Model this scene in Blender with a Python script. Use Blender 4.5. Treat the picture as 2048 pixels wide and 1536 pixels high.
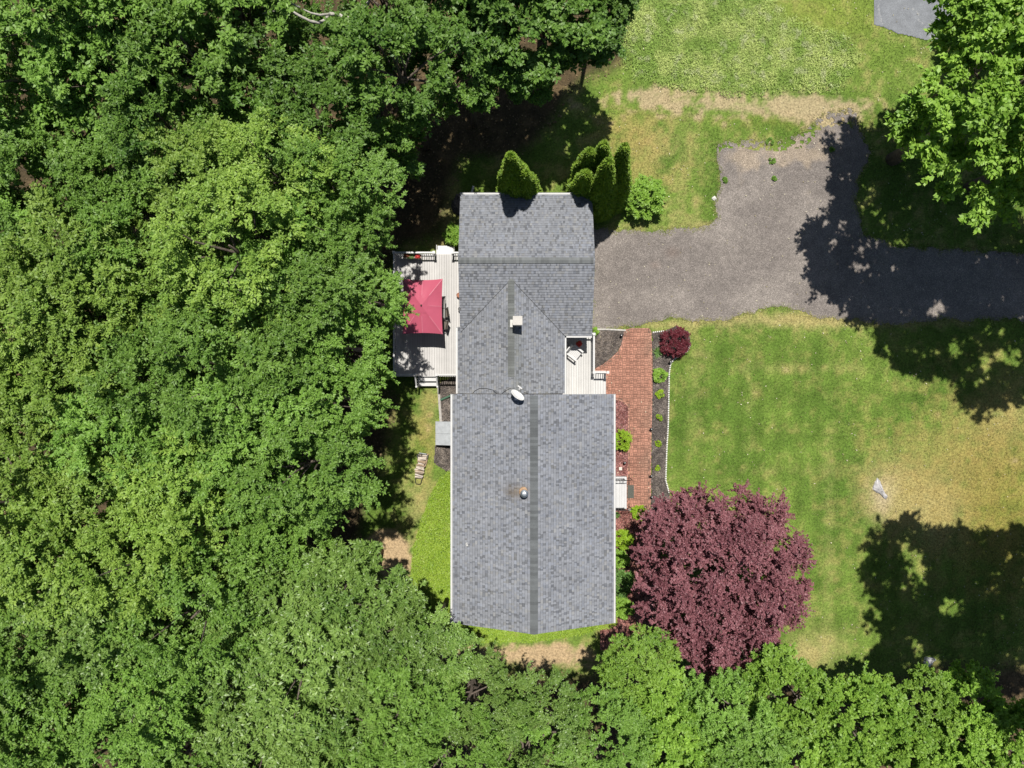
import bpy, math, random
import numpy as np
from mathutils import Vector, Matrix

sc = bpy.context.scene
for o in list(bpy.data.objects):
    bpy.data.objects.remove(o)

# ---------------------------------------------------------------- camera, sky, sun
HC = 42.0
FPX = 1420.0
cd = bpy.data.cameras.new("camera")
cd.sensor_width = 36.0
cd.lens = 36.0 * FPX / 2048.0
cd.clip_start = 0.5
cd.clip_end = 2000
cam = bpy.data.objects.new("camera", cd)
sc.collection.objects.link(cam)
cam.location = (0, 0, HC)
cam.rotation_euler = (0, 0, 0)
sc.camera = cam

ELEV = math.radians(71.5)
AZ = math.radians(2.5)                 # clockwise from +Y
world = bpy.data.worlds.new("World")
sc.world = world
world.use_nodes = True
wn = world.node_tree
bg = wn.nodes["Background"]
sky = wn.nodes.new("ShaderNodeTexSky")
sky.sky_type = 'NISHITA'
sky.sun_disc = False
sky.sun_elevation = ELEV
sky.sun_rotation = AZ
wn.links.new(sky.outputs[0], bg.inputs[0])
bg.inputs[1].default_value = 0.052

sl = bpy.data.lights.new("sun", 'SUN')
sl.energy = 4.9
sl.angle = math.radians(0.55)
sl.color = (1.0, 0.955, 0.88)
sun = bpy.data.objects.new("sun", sl)
sc.collection.objects.link(sun)
sdir = Vector((math.sin(AZ) * math.cos(ELEV), math.cos(AZ) * math.cos(ELEV), math.sin(ELEV)))
sun.rotation_euler = (-sdir).to_track_quat('-Z', 'Y').to_euler()
sun.location = (0, 30, 60)

sc.view_settings.view_transform = 'Standard'
sc.view_settings.look = 'None'
sc.view_settings.exposure = 0.36
sc.view_settings.gamma = 1.0
sc.cycles.max_bounces = 6
sc.cycles.transparent_max_bounces = 4

# ---------------------------------------------------------------- helpers
COL = sc.collection


def P(px, py, z=0.0):
    k = (HC - z) / FPX
    return ((px - 1024) * k, (768 - py) * k)


def tag(o, label=None, cat=None, group=None, kind=None):
    if label: o["label"] = label
    if cat: o["category"] = cat
    if group: o["group"] = group
    if kind: o["kind"] = kind
    return o


def empty(name, loc, rz=0.0):
    o = bpy.data.objects.new(name, None)
    COL.objects.link(o)
    o.location = loc
    o.rotation_euler = (0, 0, rz)
    o.empty_display_size = 0.3
    return o


def np_mesh(name, V, F, mat, parent=None, attrs=None, cols=None, loc=None):
    """V (n,3); F (m,k) k=3/4 numpy; attrs {name: per point float}; cols (n,3)."""
    V = np.asarray(V, dtype=np.float32).reshape(-1, 3)
    if loc is not None:
        V = V - np.asarray(loc, dtype=np.float32)
    F = np.asarray(F, dtype=np.int32)
    me = bpy.data.meshes.new(name)
    me.vertices.add(len(V))
    me.vertices.foreach_set("co", V.ravel())
    m, k = F.shape
    me.loops.add(m * k)
    me.loops.foreach_set("vertex_index", F.ravel())
    me.polygons.add(m)
    me.polygons.foreach_set("loop_start", np.arange(0, m * k, k, dtype=np.int32))
    try:
        me.polygons.foreach_set("loop_total", np.full(m, k, dtype=np.int32))
    except Exception:
        pass
    me.update(calc_edges=True)
    if attrs:
        for an, av in attrs.items():
            a = me.attributes.new(an, 'FLOAT', 'POINT')
            a.data.foreach_set("value", np.asarray(av, dtype=np.float32))
    if cols is not None:
        a = me.attributes.new("Col", 'FLOAT_COLOR', 'POINT')
        c4 = np.ones((len(V), 4), dtype=np.float32)
        c4[:, :3] = cols
        a.data.foreach_set("color", c4.ravel())
    if mat: me.materials.append(mat)
    o = bpy.data.objects.new(name, me)
    COL.objects.link(o)
    if loc is not None and parent is None:
        o.location = loc
    if parent is not None: o.parent = parent
    return o


class MB:
    """collects simple shapes into one mesh"""
    def __init__(s):
        s.v = []; s.f = []

    def box(s, x0, x1, y0, y1, z0, z1):
        b = len(s.v)
        s.v += [(x0, y0, z0), (x1, y0, z0), (x1, y1, z0), (x0, y1, z0), (x0, y0, z1), (x1, y0, z1), (x1, y1, z1), (x0, y1, z1)]
        s.f += [tuple(b + i for i in q) for q in ((0, 3, 2, 1), (4, 5, 6, 7), (0, 1, 5, 4), (1, 2, 6, 5), (2, 3, 7, 6), (3, 0, 4, 7))]
        return s

    def bar(s, a, b, w, h=None, up=(0, 0, 1)):
        """rectangular bar from a to b"""
        h = h or w
        a, b = Vector(a), Vector(b)
        d = (b - a).normalized()
        u = Vector(up)
        if abs(d.dot(u)) > 0.98: u = Vector((0, 1, 0))
        r = d.cross(u).normalized(); u = r.cross(d).normalized()
        n = len(s.v)
        for p in (a, b):
            for i, j in ((-1, -1), (1, -1), (1, 1), (-1, 1)):
                s.v.append(tuple(p + r * (i * w / 2) + u * (j * h / 2)))
        s.f += [tuple(n + i for i in q) for q in ((0, 1, 2, 3), (7, 6, 5, 4), (0, 4, 5, 1), (1, 5, 6, 2), (2, 6, 7, 3), (3, 7, 4, 0))]
        return s

    def tube(s, pts, rad, seg=8, cap=True):
        pts = [Vector(p) for p in pts]
        if not hasattr(rad, '__len__'): rad = [rad] * len(pts)
        n0 = len(s.v)
        prev = None
        for i, p in enumerate(pts):
            d = (pts[min(i + 1, len(pts) - 1)] - pts[max(i - 1, 0)]).normalized()
            if prev is None:
                u = Vector((0, 0, 1)) if abs(d.z) < 0.9 else Vector((1, 0, 0))
            else:
                u = prev
            r = d.cross(u).normalized(); u = r.cross(d).normalized(); prev = u
            for k in range(seg):
                a = 2 * math.pi * k / seg
                s.v.append(tuple(p + r * math.cos(a) * rad[i] + u * math.sin(a) * rad[i]))
        for i in range(len(pts) - 1):
            for k in range(seg):
                a = n0 + i * seg + k; b = n0 + i * seg + (k + 1) % seg
                s.f.append((a, b, b + seg, a + seg))
        if cap:
            s.f.append(tuple(n0 + k for k in range(seg))[::-1])
            s.f.append(tuple(n0 + (len(pts) - 1) * seg + k for k in range(seg)))
        return s

    def lathe(s, c, prof, seg=20):
        """prof list of (r,z) about vertical axis at c"""
        n0 = len(s.v)
        for r, z in prof:
            for k in range(seg):
                a = 2 * math.pi * k / seg
                s.v.append((c[0] + r * math.cos(a), c[1] + r * math.sin(a), c[2] + z))
        for i in range(len(prof) - 1):
            for k in range(seg):
                a = n0 + i * seg + k; b = n0 + i * seg + (k + 1) % seg
                s.f.append((a, b, b + seg, a + seg))
        s.f.append(tuple(n0 + k for k in range(seg))[::-1])
        s.f.append(tuple(n0 + (len(prof) - 1) * seg + k for k in range(seg)))
        return s

    def poly(s, pts):
        n = len(s.v); s.v += [tuple(p) for p in pts]; s.f.append(tuple(range(n, n + len(pts)))); return s

    def build(s, name, mat, parent=None, world=True, bevel=0.0, smooth=False, loc=None):
        me = bpy.data.meshes.new(name)
        off = Vector((0, 0, 0))
        if parent is not None and world:
            q = parent
            while q is not None:
                off += Vector(q.location); q = q.parent
        if loc is not None: off = Vector(loc)
        me.from_pydata([tuple(Vector(p) - off) for p in s.v], [], s.f)
        me.update()
        if smooth:
            me.polygons.foreach_set("use_smooth", [True] * len(me.polygons))
        if mat: me.materials.append(mat)
        o = bpy.data.objects.new(name, me)
        COL.objects.link(o)
        if parent is not None: o.parent = parent
        if loc is not None and parent is None: o.location = loc
        if bevel > 0:
            b = o.modifiers.new("bevel", 'BEVEL'); b.width = bevel; b.segments = 2; b.limit_method = 'ANGLE'
        return o


# value noise on arrays
def _hash(ix, iy, seed):
    h = (ix.astype(np.int64) * 374761393 + iy.astype(np.int64) * 668265263 + seed * 982451653) & 0xffffffff
    h = ((h ^ (h >> 13)) * 1274126177) & 0xffffffff
    h = (h ^ (h >> 16)) & 0xffffffff
    return h / 4294967295.0


def vn(x, y, sc_, seed=0):
    x = np.asarray(x, dtype=np.float64) / sc_; y = np.asarray(y, dtype=np.float64) / sc_
    ix = np.floor(x); iy = np.floor(y); fx = x - ix; fy = y - iy
    fx = fx * fx * (3 - 2 * fx); fy = fy * fy * (3 - 2 * fy)
    a = _hash(ix, iy, seed); b = _hash(ix + 1, iy, seed); c = _hash(ix, iy + 1, seed); d = _hash(ix + 1, iy + 1, seed)
    return (a * (1 - fx) + b * fx) * (1 - fy) + (c * (1 - fx) + d * fx) * fy


def fbm(x, y, sc_, seed=0, oct_=4):
    t = 0; a = 1; n = 0
    for i in range(oct_):
        t = t + a * vn(x, y, sc_ / 2 ** i, seed + i * 17); n += a; a *= 0.55
    return t / n


def sstep(a, b, x):
    t = np.clip((x - a) / (b - a), 0, 1)
    return t * t * (3 - 2 * t)


def lerp(a, b, t):
    t = np.asarray(t)[..., None]
    return a * (1 - t) + b * t


def sdf_poly(pts, x, y):
    """signed distance, positive inside"""
    x = np.asarray(x, dtype=np.float64); y = np.asarray(y, dtype=np.float64)
    d = np.full(x.shape, 1e9); ins = np.zeros(x.shape, dtype=bool)
    n = len(pts)
    for i in range(n):
        ax, ay = pts[i]; bx, by = pts[(i + 1) % n]
        ex, ey = bx - ax, by - ay
        t = np.clip(((x - ax) * ex + (y - ay) * ey) / max(ex * ex + ey * ey, 1e-9), 0, 1)
        d = np.minimum(d, np.hypot(x - ax - t * ex, y - ay - t * ey))
        c = ((ay > y) != (by > y)) & (x < (bx - ax) * (y - ay) / (by - ay + 1e-12) + ax)
        ins ^= c
    return np.where(ins, d, -d)


def pxpoly(*pts):
    return [P(a, b) for a, b in pts]


# ---------------------------------------------------------------- materials
def new_mat(name):
    m = bpy.data.materials.new(name); m.use_nodes = True
    nt = m.node_tree
    return m, nt, nt.nodes["Principled BSDF"]


def col_mat(name, rough=0.8, amp=0.25, scale=12.0, spec=0.3, bump=0.0, bscale=30.0, fixed=None, detail=4):
    """colour from the mesh attribute Col (or a fixed colour), broken up by fine noise"""
    m, nt, b = new_mat(name)
    N = nt.nodes; L = nt.links
    tc = N.new("ShaderNodeTexCoord")
    no = N.new("ShaderNodeTexNoise"); no.inputs["Scale"].default_value = scale; no.inputs["Detail"].default_value = detail
    L.new(tc.outputs["Object"], no.inputs["Vector"])
    mr = N.new("ShaderNodeMapRange"); mr.inputs[1].default_value = 0.3; mr.inputs[2].default_value = 0.7
    mr.inputs[3].default_value = 1 - amp; mr.inputs[4].default_value = 1 + amp
    L.new(no.outputs["Fac"], mr.inputs[0])
    mx = N.new("ShaderNodeVectorMath"); mx.operation = 'SCALE'
    if fixed is None:
        at = N.new("ShaderNodeAttribute"); at.attribute_name = "Col"
        L.new(at.outputs["Color"], mx.inputs[0])
    else:
        mx.inputs[0].default_value = fixed[:3]
    L.new(mr.outputs[0], mx.inputs["Scale"])
    L.new(mx.outputs[0], b.inputs["Base Color"])
    b.inputs["Roughness"].default_value = rough
    b.inputs["Specular IOR Level"].default_value = spec
    if bump > 0:
        n2 = N.new("ShaderNodeTexNoise"); n2.inputs["Scale"].default_value = bscale; n2.inputs["Detail"].default_value = 3
        L.new(tc.outputs["Object"], n2.inputs["Vector"])
        bp = N.new("ShaderNodeBump"); bp.inputs["Strength"].default_value = 1.0; bp.inputs["Distance"].default_value = bump
        L.new(n2.outputs["Fac"], bp.inputs["Height"]); L.new(bp.outputs[0], b.inputs["Normal"])
    return m


def plain(name, c, rough=0.5, metal=0.0, amp=0.08, scale=8.0, spec=0.4):
    m = col_mat(name, rough, amp, scale, spec, fixed=c)
    m.node_tree.nodes["Principled BSDF"].inputs["Metallic"].default_value = metal
    return m


def leaf_mat(name, ca, cb, trans=0.35, vary=0.18, rough=0.5, spec=0.35):
    m, nt, b = new_mat(name)
    N = nt.nodes; L = nt.links
    at = N.new("ShaderNodeAttribute"); at.attribute_name = "tone"
    mix = N.new("ShaderNodeMix"); mix.data_type = 'RGBA'
    mix.inputs["A"].default_value = (*ca, 1); mix.inputs["B"].default_value = (*cb, 1)
    L.new(at.outputs["Fac"], mix.inputs["Factor"])
    oi = N.new("ShaderNodeObjectInfo")
    mr = N.new("ShaderNodeMapRange"); mr.inputs[3].default_value = 1 - vary; mr.inputs[4].default_value = 1 + vary
    L.new(oi.outputs["Random"], mr.inputs[0])
    vm = N.new("ShaderNodeVectorMath"); vm.operation = 'SCALE'
    L.new(mix.outputs["Result"], vm.inputs[0]); L.new(mr.outputs[0], vm.inputs["Scale"])
    L.new(vm.outputs[0], b.inputs["Base Color"])
    b.inputs["Roughness"].default_value = rough; b.inputs["Specular IOR Level"].default_value = spec
    tr = N.new("ShaderNodeBsdfTranslucent")
    tm = N.new("ShaderNodeVectorMath"); tm.operation = 'MULTIPLY'; tm.inputs[1].default_value = (1.25, 1.3, 0.6)
    L.new(vm.outputs[0], tm.inputs[0]); L.new(tm.outputs[0], tr.inputs["Color"])
    ms = N.new("ShaderNodeMixShader"); ms.inputs[0].default_value = trans
    L.new(b.outputs[0], ms.inputs[1]); L.new(tr.outputs[0], ms.inputs[2])
    out = [n for n in N if n.type == 'OUTPUT_MATERIAL'][0]
    L.new(ms.outputs[0], out.inputs["Surface"])
    return m


LEAF = {
    'dark': leaf_mat("leaf_dark", (0.045, 0.120, 0.016), (0.170, 0.290, 0.050), trans=.28),
    'mid': leaf_mat("leaf_mid", (0.085, 0.188, 0.024), (0.235, 0.390, 0.072), trans=.28),
    'yellow': leaf_mat("leaf_yellow", (0.110, 0.215, 0.028), (0.300, 0.425, 0.080), trans=.28),
    'blue': leaf_mat("leaf_blue", (0.075, 0.160, 0.026), (0.250, 0.375, 0.088), rough=0.4, trans=.26),
    'bright': leaf_mat("leaf_bright", (0.095, 0.210, 0.020), (0.300, 0.470, 0.072), trans=.28),
    'lime': leaf_mat("leaf_lime", (0.200, 0.350, 0.020), (0.360, 0.500, 0.040), vary=0.05),
    'hedge': leaf_mat("leaf_arborvitae", (0.085, 0.195, 0.020), (0.290, 0.400, 0.050), trans=0.25, vary=0.06),
    'red': leaf_mat("leaf_purple", (0.105, 0.032, 0.044), (0.335, 0.140, 0.160), trans=0.22, vary=0.03),
    'crimson': leaf_mat("leaf_crimson", (0.090, 0.014, 0.022), (0.200, 0.035, 0.050), trans=0.25, vary=0.03),
    'shrub': leaf_mat("leaf_shrub", (0.070, 0.170, 0.030), (0.200, 0.330, 0.090), vary=0.1),
    'cover': leaf_mat("leaf_groundcover", (0.160, 0.285, 0.020), (0.340, 0.450, 0.060), trans=0.25, vary=0.0),
    'autumn': leaf_mat("leaf_yellowing", (0.30, 0.20, 0.04), (0.45, 0.32, 0.08)),
}
M_bark = col_mat("bark", 0.9, 0.4, 9, fixed=(0.13, 0.105, 0.085), bump=0.02, bscale=14)
M_dead = col_mat("dead_wood", 0.85, 0.25, 9, fixed=(0.36, 0.34, 0.30), bump=0.01, bscale=20)
M_ground = col_mat("ground_soil_and_turf", 0.95, 0.35, 9.0, 0.1, bump=0.03, bscale=16, detail=6)
M_grass = col_mat("grass_blades", 0.7, 0.0, 1.0, 0.2)
M_shingle = col_mat("asphalt_shingle", 0.85, 0.10, 3.0, 0.25, bump=0.002, bscale=160)
M_brick = col_mat("paving_brick", 0.85, 0.22, 2.2, 0.2, bump=0.003, bscale=60)
M_mulch = col_mat("bark_mulch", 0.9, 0.55, 26, 0.15, bump=0.03, bscale=35)
M_white = plain("white_vinyl", (0.45, 0.45, 0.447), 0.45, amp=0.04, scale=3)
M_board = col_mat("composite_decking", 0.6, 0.05, 2.5, 0.3)
M_siding = plain("vinyl_siding", (0.55, 0.53, 0.47), 0.6, amp=0.05)
M_found = plain("concrete_foundation", (0.28, 0.27, 0.26), 0.9, amp=0.15)
M_iron = plain("black_iron", (0.012, 0.012, 0.013), 0.45)
M_metal = plain("galvanised_metal", (0.45, 0.48, 0.50), 0.35, metal=0.9)
M_dark = plain("dark_frame", (0.03, 0.027, 0.025), 0.5)
M_glass, _nt, _b = new_mat("window_glass")
_b.inputs["Base Color"].default_value = (0.03, 0.04, 0.05, 1); _b.inputs["Roughness"].default_value = 0.05
M_grey = col_mat("grey_painted_steel", 0.55, 0.12, 5, 0.35, fixed=(0.34, 0.36, 0.38))
M_stone = col_mat("grey_stone", 0.9, 0.35, 6, 0.2, fixed=(0.42, 0.42, 0.42), bump=0.04, bscale=7)
M_rubber = col_mat("rubber_mat", 0.9, 0.35, 40, 0.2, fixed=(0.085, 0.088, 0.075))


# gravel: fine speckle of single stones over the patch colour
def gravel_mat(name, cell=26.0, lo=0.45, hi=1.9, bump=0.012):
    m, nt, b = new_mat(name)
    N = nt.nodes; L = nt.links
    tc = N.new("ShaderNodeTexCoord")
    at = N.new("ShaderNodeAttribute"); at.attribute_name = "Col"
    vo = N.new("ShaderNodeTexVoronoi"); vo.inputs["Scale"].default_value = cell
    L.new(tc.outputs["Object"], vo.inputs["Vector"])
    sp = N.new("ShaderNodeSeparateColor"); L.new(vo.outputs["Color"], sp.inputs[0])
    rp = N.new("ShaderNodeValToRGB")
    e = rp.color_ramp.elements
    e[0].position = 0; e[0].color = (lo, lo, lo, 1); e[1].position = 1; e[1].color = (hi, hi, hi, 1)
    k = e.new(0.35); k.color = (0.8, 0.8, 0.8, 1); k = e.new(0.85); k.color = (1.15, 1.15, 1.15, 1)
    L.new(sp.outputs[0], rp.inputs[0])
    v2 = N.new("ShaderNodeTexNoise"); v2.inputs["Scale"].default_value = 2.0; v2.inputs["Detail"].default_value = 5
    L.new(tc.outputs["Object"], v2.inputs["Vector"])
    mr = N.new("ShaderNodeMapRange"); mr.inputs[1].default_value = .3; mr.inputs[2].default_value = .7
    mr.inputs[3].default_value = .86; mr.inputs[4].default_value = 1.12
    L.new(v2.outputs["Fac"], mr.inputs[0])
    a = N.new("ShaderNodeVectorMath"); a.operation = 'MULTIPLY'
    L.new(at.outputs["Color"], a.inputs[0]); L.new(rp.outputs[0], a.inputs[1])
    s = N.new("ShaderNodeVectorMath"); s.operation = 'SCALE'
    L.new(a.outputs[0], s.inputs[0]); L.new(mr.outputs[0], s.inputs["Scale"])
    L.new(s.outputs[0], b.inputs["Base Color"])
    b.inputs["Roughness"].default_value = 0.85; b.inputs["Specular IOR Level"].default_value = 0.25
    bp = N.new("ShaderNodeBump"); bp.inputs["Distance"].default_value = bump
    L.new(vo.outputs["Distance"], bp.inputs["Height"]); bp.invert = True
    L.new(bp.outputs[0], b.inputs["Normal"])
    return m


M_gravel = gravel_mat("driveway_gravel", 30, .6, 1.6)
M_redrock = gravel_mat("red_mulch_chips", 22, 0.35, 2.4, 0.03)
M_darkmulch = gravel_mat("dark_mulch_chips", 24, 0.4, 2.0, 0.03)

# ---------------------------------------------------------------- regions of the ground (world metres, from the plan)
drive = pxpoly((1180, 455), (1240, 462), (1330, 462), (1420, 452), (1432, 432), (1428, 396), (1440, 370), (1432, 325), (1434, 292),
               (1470, 280), (1540, 283), (1600, 270), (1640, 235), (1700, 215), (1740, 300), (1705, 400), (1730, 470), (1790, 492), (2048, 508), (2300, 520),
               (2300, 640), (2048, 640), (1860, 640), (1790, 652), (1700, 640), (1640, 636), (1560, 612), (1480, 632), (1420, 645), (1330, 636), (1280, 652), (1180, 660))
asph = pxpoly((1750, -120), (1748, 48), (1795, 66), (1890, 88), (1905, 60), (1895, 48), (1912, 40), (1925, 0), (1935, -120))
path_poly = pxpoly((1248, 660), (1262, 656), (1298, 656), (1303, 664), (1305, 720), (1305, 800), (1303, 880), (1302, 1000), (1300, 1019),
                   (1253, 1019), (1253, 950), (1256, 815), (1248, 806), (1236, 801), (1222, 800), (1200, 795), (1190, 790), (1190, 737), (1207, 727),
                   (1222, 716), (1236, 702), (1242, 690), (1246, 672))
bed_right = pxpoly((1304, 664), (1328, 662), (1352, 652), (1378, 664), (1382, 690), (1372, 704), (1350, 716), (1341, 726), (1338, 745), (1336, 850),
                   (1333, 900), (1331, 960), (1338, 985), (1345, 1030), (1302, 1030), (1303, 880), (1305, 800))
bed_porch = pxpoly((1184, 660), (1251, 660), (1246, 672), (1242, 690), (1236, 702), (1222, 716), (1207, 727), (1190, 737), (1175, 745))
bed_left = pxpoly((876, 768), (920, 745), (930, 960), (905, 950), (886, 938), (868, 925), (870, 892), (880, 846))
bed_garage = pxpoly((907, 402), (903, 412), (907, 424), (922, 434), (960, 434), (960, 385), (912, 388))
bed_red = pxpoly((1200, 800), (1236, 801), (1248, 806), (1256, 815), (1255, 952), (1200, 952))
bed_red2 = pxpoly((1200, 1018), (1255, 1018), (1300, 1021), (1330, 1030), (1300, 1300), (1200, 1300))
cover = pxpoly((905, 935), (880, 955), (862, 985), (843, 1040), (826, 1090), (822, 1160), (826, 1215), (850, 1262), (900, 1280), (960, 1283),
               (1066, 1283), (1160, 1268), (1235, 1250), (1235, 1200), (1100, 1200), (930, 1195), (930, 930))
weeds = pxpoly((1235, -60), (1240, 120), (1262, 165), (1330, 178), (1420, 182), (1460, 195), (1540, 188), (1640, 190), (1690, 175), (1720, 120),
               (1700, 70), (1640, 62), (1560, 10), (1560, -60))
wood = pxpoly((-400, -400), (1255, -400), (1262, 120), (1210, 150), (1150, 190), (1060, 300), (930, 330), (905, 390), (880, 480), (800, 510), (770, 560),
              (760, 760), (800, 790), (780, 900), (740, 980), (720, 1090), (760, 1170), (830, 1240), (860, 1310), (960, 1330), (1180, 1345),
              (1560, 1330), (1700, 1380), (1760, 1345), (1870, 1330), (2400, 1340), (2400, 2000), (-400, 2000))


def edge(pts, x, y, amp=0.25, s=0.6, seed=3):
    return sdf_poly(pts, x, y) + (fbm(x, y, s, seed) - 0.5) * 2 * amp


def blob(x, y, px, py, rx, ry, rot=0.0):
    cx, cy = P(px, py)
    k = HC / FPX
    dx, dy = (x - cx) / (rx * k), (y - cy) / (ry * k)
    if rot:
        c, s_ = math.cos(rot), math.sin(rot); dx, dy = dx * c - dy * s_, dx * s_ + dy * c
    return np.exp(-(dx * dx + dy * dy))


C = lambda *a: np.array(a, dtype=np.float64)
G_DEEP, G_MID, G_LIGHT = C(.078, .135, .022), C(.125, .190, .034), C(.215, .250, .075)
STRAW, TAN, SOIL, LITTER, OCHRE = C(.34, .285, .125), C(.36, .285, .175), C(.25, .165, .085), C(.060, .046, .026), C(.27, .195, .055)


def ground_col(x, y):
    n1 = fbm(x, y, 3.2, 11); n2 = fbm(x, y, 0.9, 23); n3 = fbm(x, y, 0.35, 31, 3)
    g = lerp(G_DEEP, G_MID, sstep(.3, .62, n1 * .6 + n2 * .4))
    lw = sstep(9, 10, x) * sstep(3.5, 2.5, y)
    g = lerp(g, G_LIGHT, sstep(.5, .78, n2 * .55 + n3 * .45 + (n1 - .5) * .3) * (.75 - .45 * lw))
    # mowing lines
    st = 0.5 + 0.5 * np.sin(x * 2 * math.pi / 1.15 + (fbm(x, y, 4, 5) - .5) * 2)
    on = sstep(9.0, 10.0, x) * sstep(2.5, 2.0, y)
    st2 = 0.5 + 0.5 * np.sin(y * 2 * math.pi / 2.3 + (fbm(x, y, 5, 6) - .5) * 2)
    g = g * (1 + ((st - .5) * .16 + (st2 - .5) * .12) * on)[..., None]
    # straw patches
    d = (0.24 * blob(x, y, 1840, 960, 120, 110) + 0.75 * blob(x, y, 1780, 985, 55, 62) + .5 * blob(x, y, 1870, 1000, 70, 50) + .28 * blob(x, y, 1960, 900, 110, 80) + .5 * blob(x, y, 1880, 1060, 60, 50)
         + .5 * blob(x, y, 2020, 820, 80, 60) + .45 * blob(x, y, 1640, 1290, 60, 40) + .5 * blob(x, y, 1600, 1310, 50, 30)
         + .2 * blob(x, y, 1658, 1050, 14, 230) + .3 * blob(x, y, 1402, 710, 20, 12) + .12 * blob(x, y, 1500, 830, 16, 120) + .15 * blob(x, y, 1390, 800, 18, 90)
         + .2 * blob(x, y, 1600, 735, 200, 9) + .12 * blob(x, y, 1600, 940, 220, 10) + .1 * blob(x, y, 1560, 1010, 90, 10)
         + .8 * blob(x, y, 1560, 640, 200, 15) + .6 * blob(x, y, 1330, 650, 60, 9) + .45 * blob(x, y, 1800, 645, 160, 10)
         + .55 * blob(x, y, 1300, 290, 90, 70) + .3 * blob(x, y, 1350, 420, 50, 30) + .6 * blob(x, y, 1410, 450, 30, 14) + .3 * blob(x, y, 1300, 452, 90, 8)
         + .4 * blob(x, y, 1300, 30, 30, 50) + .4 * blob(x, y, 1690, 90, 40, 30) + .6 * blob(x, y, 1880, 95, 60, 14) + .5 * blob(x, y, 1940, 40, 12, 40)
         + .7 * blob(x, y, 900, 440, 20, 60) + .6 * blob(x, y, 880, 490, 50, 14) + .5 * blob(x, y, 840, 1010, 40, 60) + .5 * blob(x, y, 860, 830, 30, 60))
    w = np.clip(d * 1.25 + ((n3 - .5) * .9 + (n2 - .5) * .9) * (1 - .35 * lw), 0, 1)
    g = lerp(g, STRAW, w * .85)
    oc = .75 * blob(x, y, 2000, 960, 110, 200) + .45 * blob(x, y, 1840, 960, 130, 130) + .6 * blob(x, y, 1265, 290, 90, 100) + .4 * blob(x, y, 1330, 190, 60, 24) + .4 * blob(x, y, 1560, 240, 150, 20) + .55 * blob(x, y, 850, 870, 25, 90) + .3 * blob(x, y, 2030, 1120, 120, 100)
    g = lerp(g, OCHRE, np.clip(oc * 1.15 + (n2 - .5) * .8 + (n3 - .5) * .9 - .08, 0, 1) * .6)
    dg = .8 * blob(x, y, 1378, 225, 24, 26) + .7 * blob(x, y, 1420, 320, 24, 50) + .6 * blob(x, y, 1500, 255, 70, 16) + .35 * blob(x, y, 1500, 690, 150, 25) + .4 * blob(x, y, 1680, 930, 25, 120) + .3 * blob(x, y, 1380, 860, 14, 160)
    g = lerp(g, G_DEEP * 1.1, np.clip(dg + (n2 - .5) * .4, 0, 1) * .7)
    g = lerp(g, C(.16, .235, .05), sstep(-.6, .8, edge(weeds, x, y, .5, .8, 9)) * .7)
    g = lerp(g, C(.20, .24, .045), .6 * np.clip(blob(x, y, 1640, 30, 120, 70), 0, 1))
    # bare tan strip above the gravel
    t = (.95 * blob(x, y, 1440, 208, 250, 36) + .8 * blob(x, y, 1640, 225, 90, 34) + .7 * blob(x, y, 1290, 185, 50, 25)) * (1 - .5 * blob(x, y, 1378, 225, 26, 26))
    g = lerp(g, TAN * .95, sstep(.42, .95, t + (n3 - .5) * 1.1 + (n2 - .5) * 1.0) * .85)
    # bare soil round the woodland edge and gable end
    s_ = (.95 * blob(x, y, 1080, 1310, 150, 34) + .9 * blob(x, y, 790, 1130, 46, 90) + .5 * blob(x, y, 745, 1085, 40, 40) + .45 * blob(x, y, 856, 850, 22, 90)
          + .8 * blob(x, y, 980, 250, 110, 80) + .6 * blob(x, y, 1960, 1350, 90, 20) + .6 * blob(x, y, 880, 1290, 60, 40))
    g = lerp(g, C(.36, .265, .155), sstep(.4, .75, s_ + (n3 - .5) * .5 + (n2 - .5) * .35))
    g = lerp(g, C(.36, .30, .19), np.clip(.9 * blob(x, y, 1764, 994, 22, 32) + (n3 - .5) * .5, 0, 1) * (blob(x, y, 1764, 994, 40, 50) > .3))
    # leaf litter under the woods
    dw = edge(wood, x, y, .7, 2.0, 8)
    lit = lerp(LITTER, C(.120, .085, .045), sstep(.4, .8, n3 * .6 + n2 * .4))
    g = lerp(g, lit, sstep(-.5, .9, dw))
    far = sstep(32, 40, np.maximum(np.abs(x), np.abs(y)))
    g = lerp(g, C(.06, .10, .03), far * .6)
    return g


# the ground: one sheet, fine in view and coarse out to the horizon
xs = np.concatenate([[-420, -260, -160, -90, -60], np.arange(-40, 40.01, 0.14), [60, 90, 160, 260, 420]])
ys = np.concatenate([[-420, -260, -160, -90, -55], np.arange(-32, 32.01, 0.14), [55, 90, 160, 260, 420]])
GX, GY = np.meshgrid(xs, ys)
nx, ny = len(xs), len(ys)
gz = (fbm(GX, GY, 1.2, 77, 3) - .5) * .03 - .02
V = np.stack([GX.ravel(), GY.ravel(), gz.ravel()], 1)
I = np.arange(nx * ny).reshape(ny, nx)
F = np.stack([I[:-1, :-1], I[:-1, 1:], I[1:, 1:], I[1:, :-1]], -1).reshape(-1, 4)
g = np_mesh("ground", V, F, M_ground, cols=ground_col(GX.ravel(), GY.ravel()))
tag(g, kind='structure')


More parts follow.
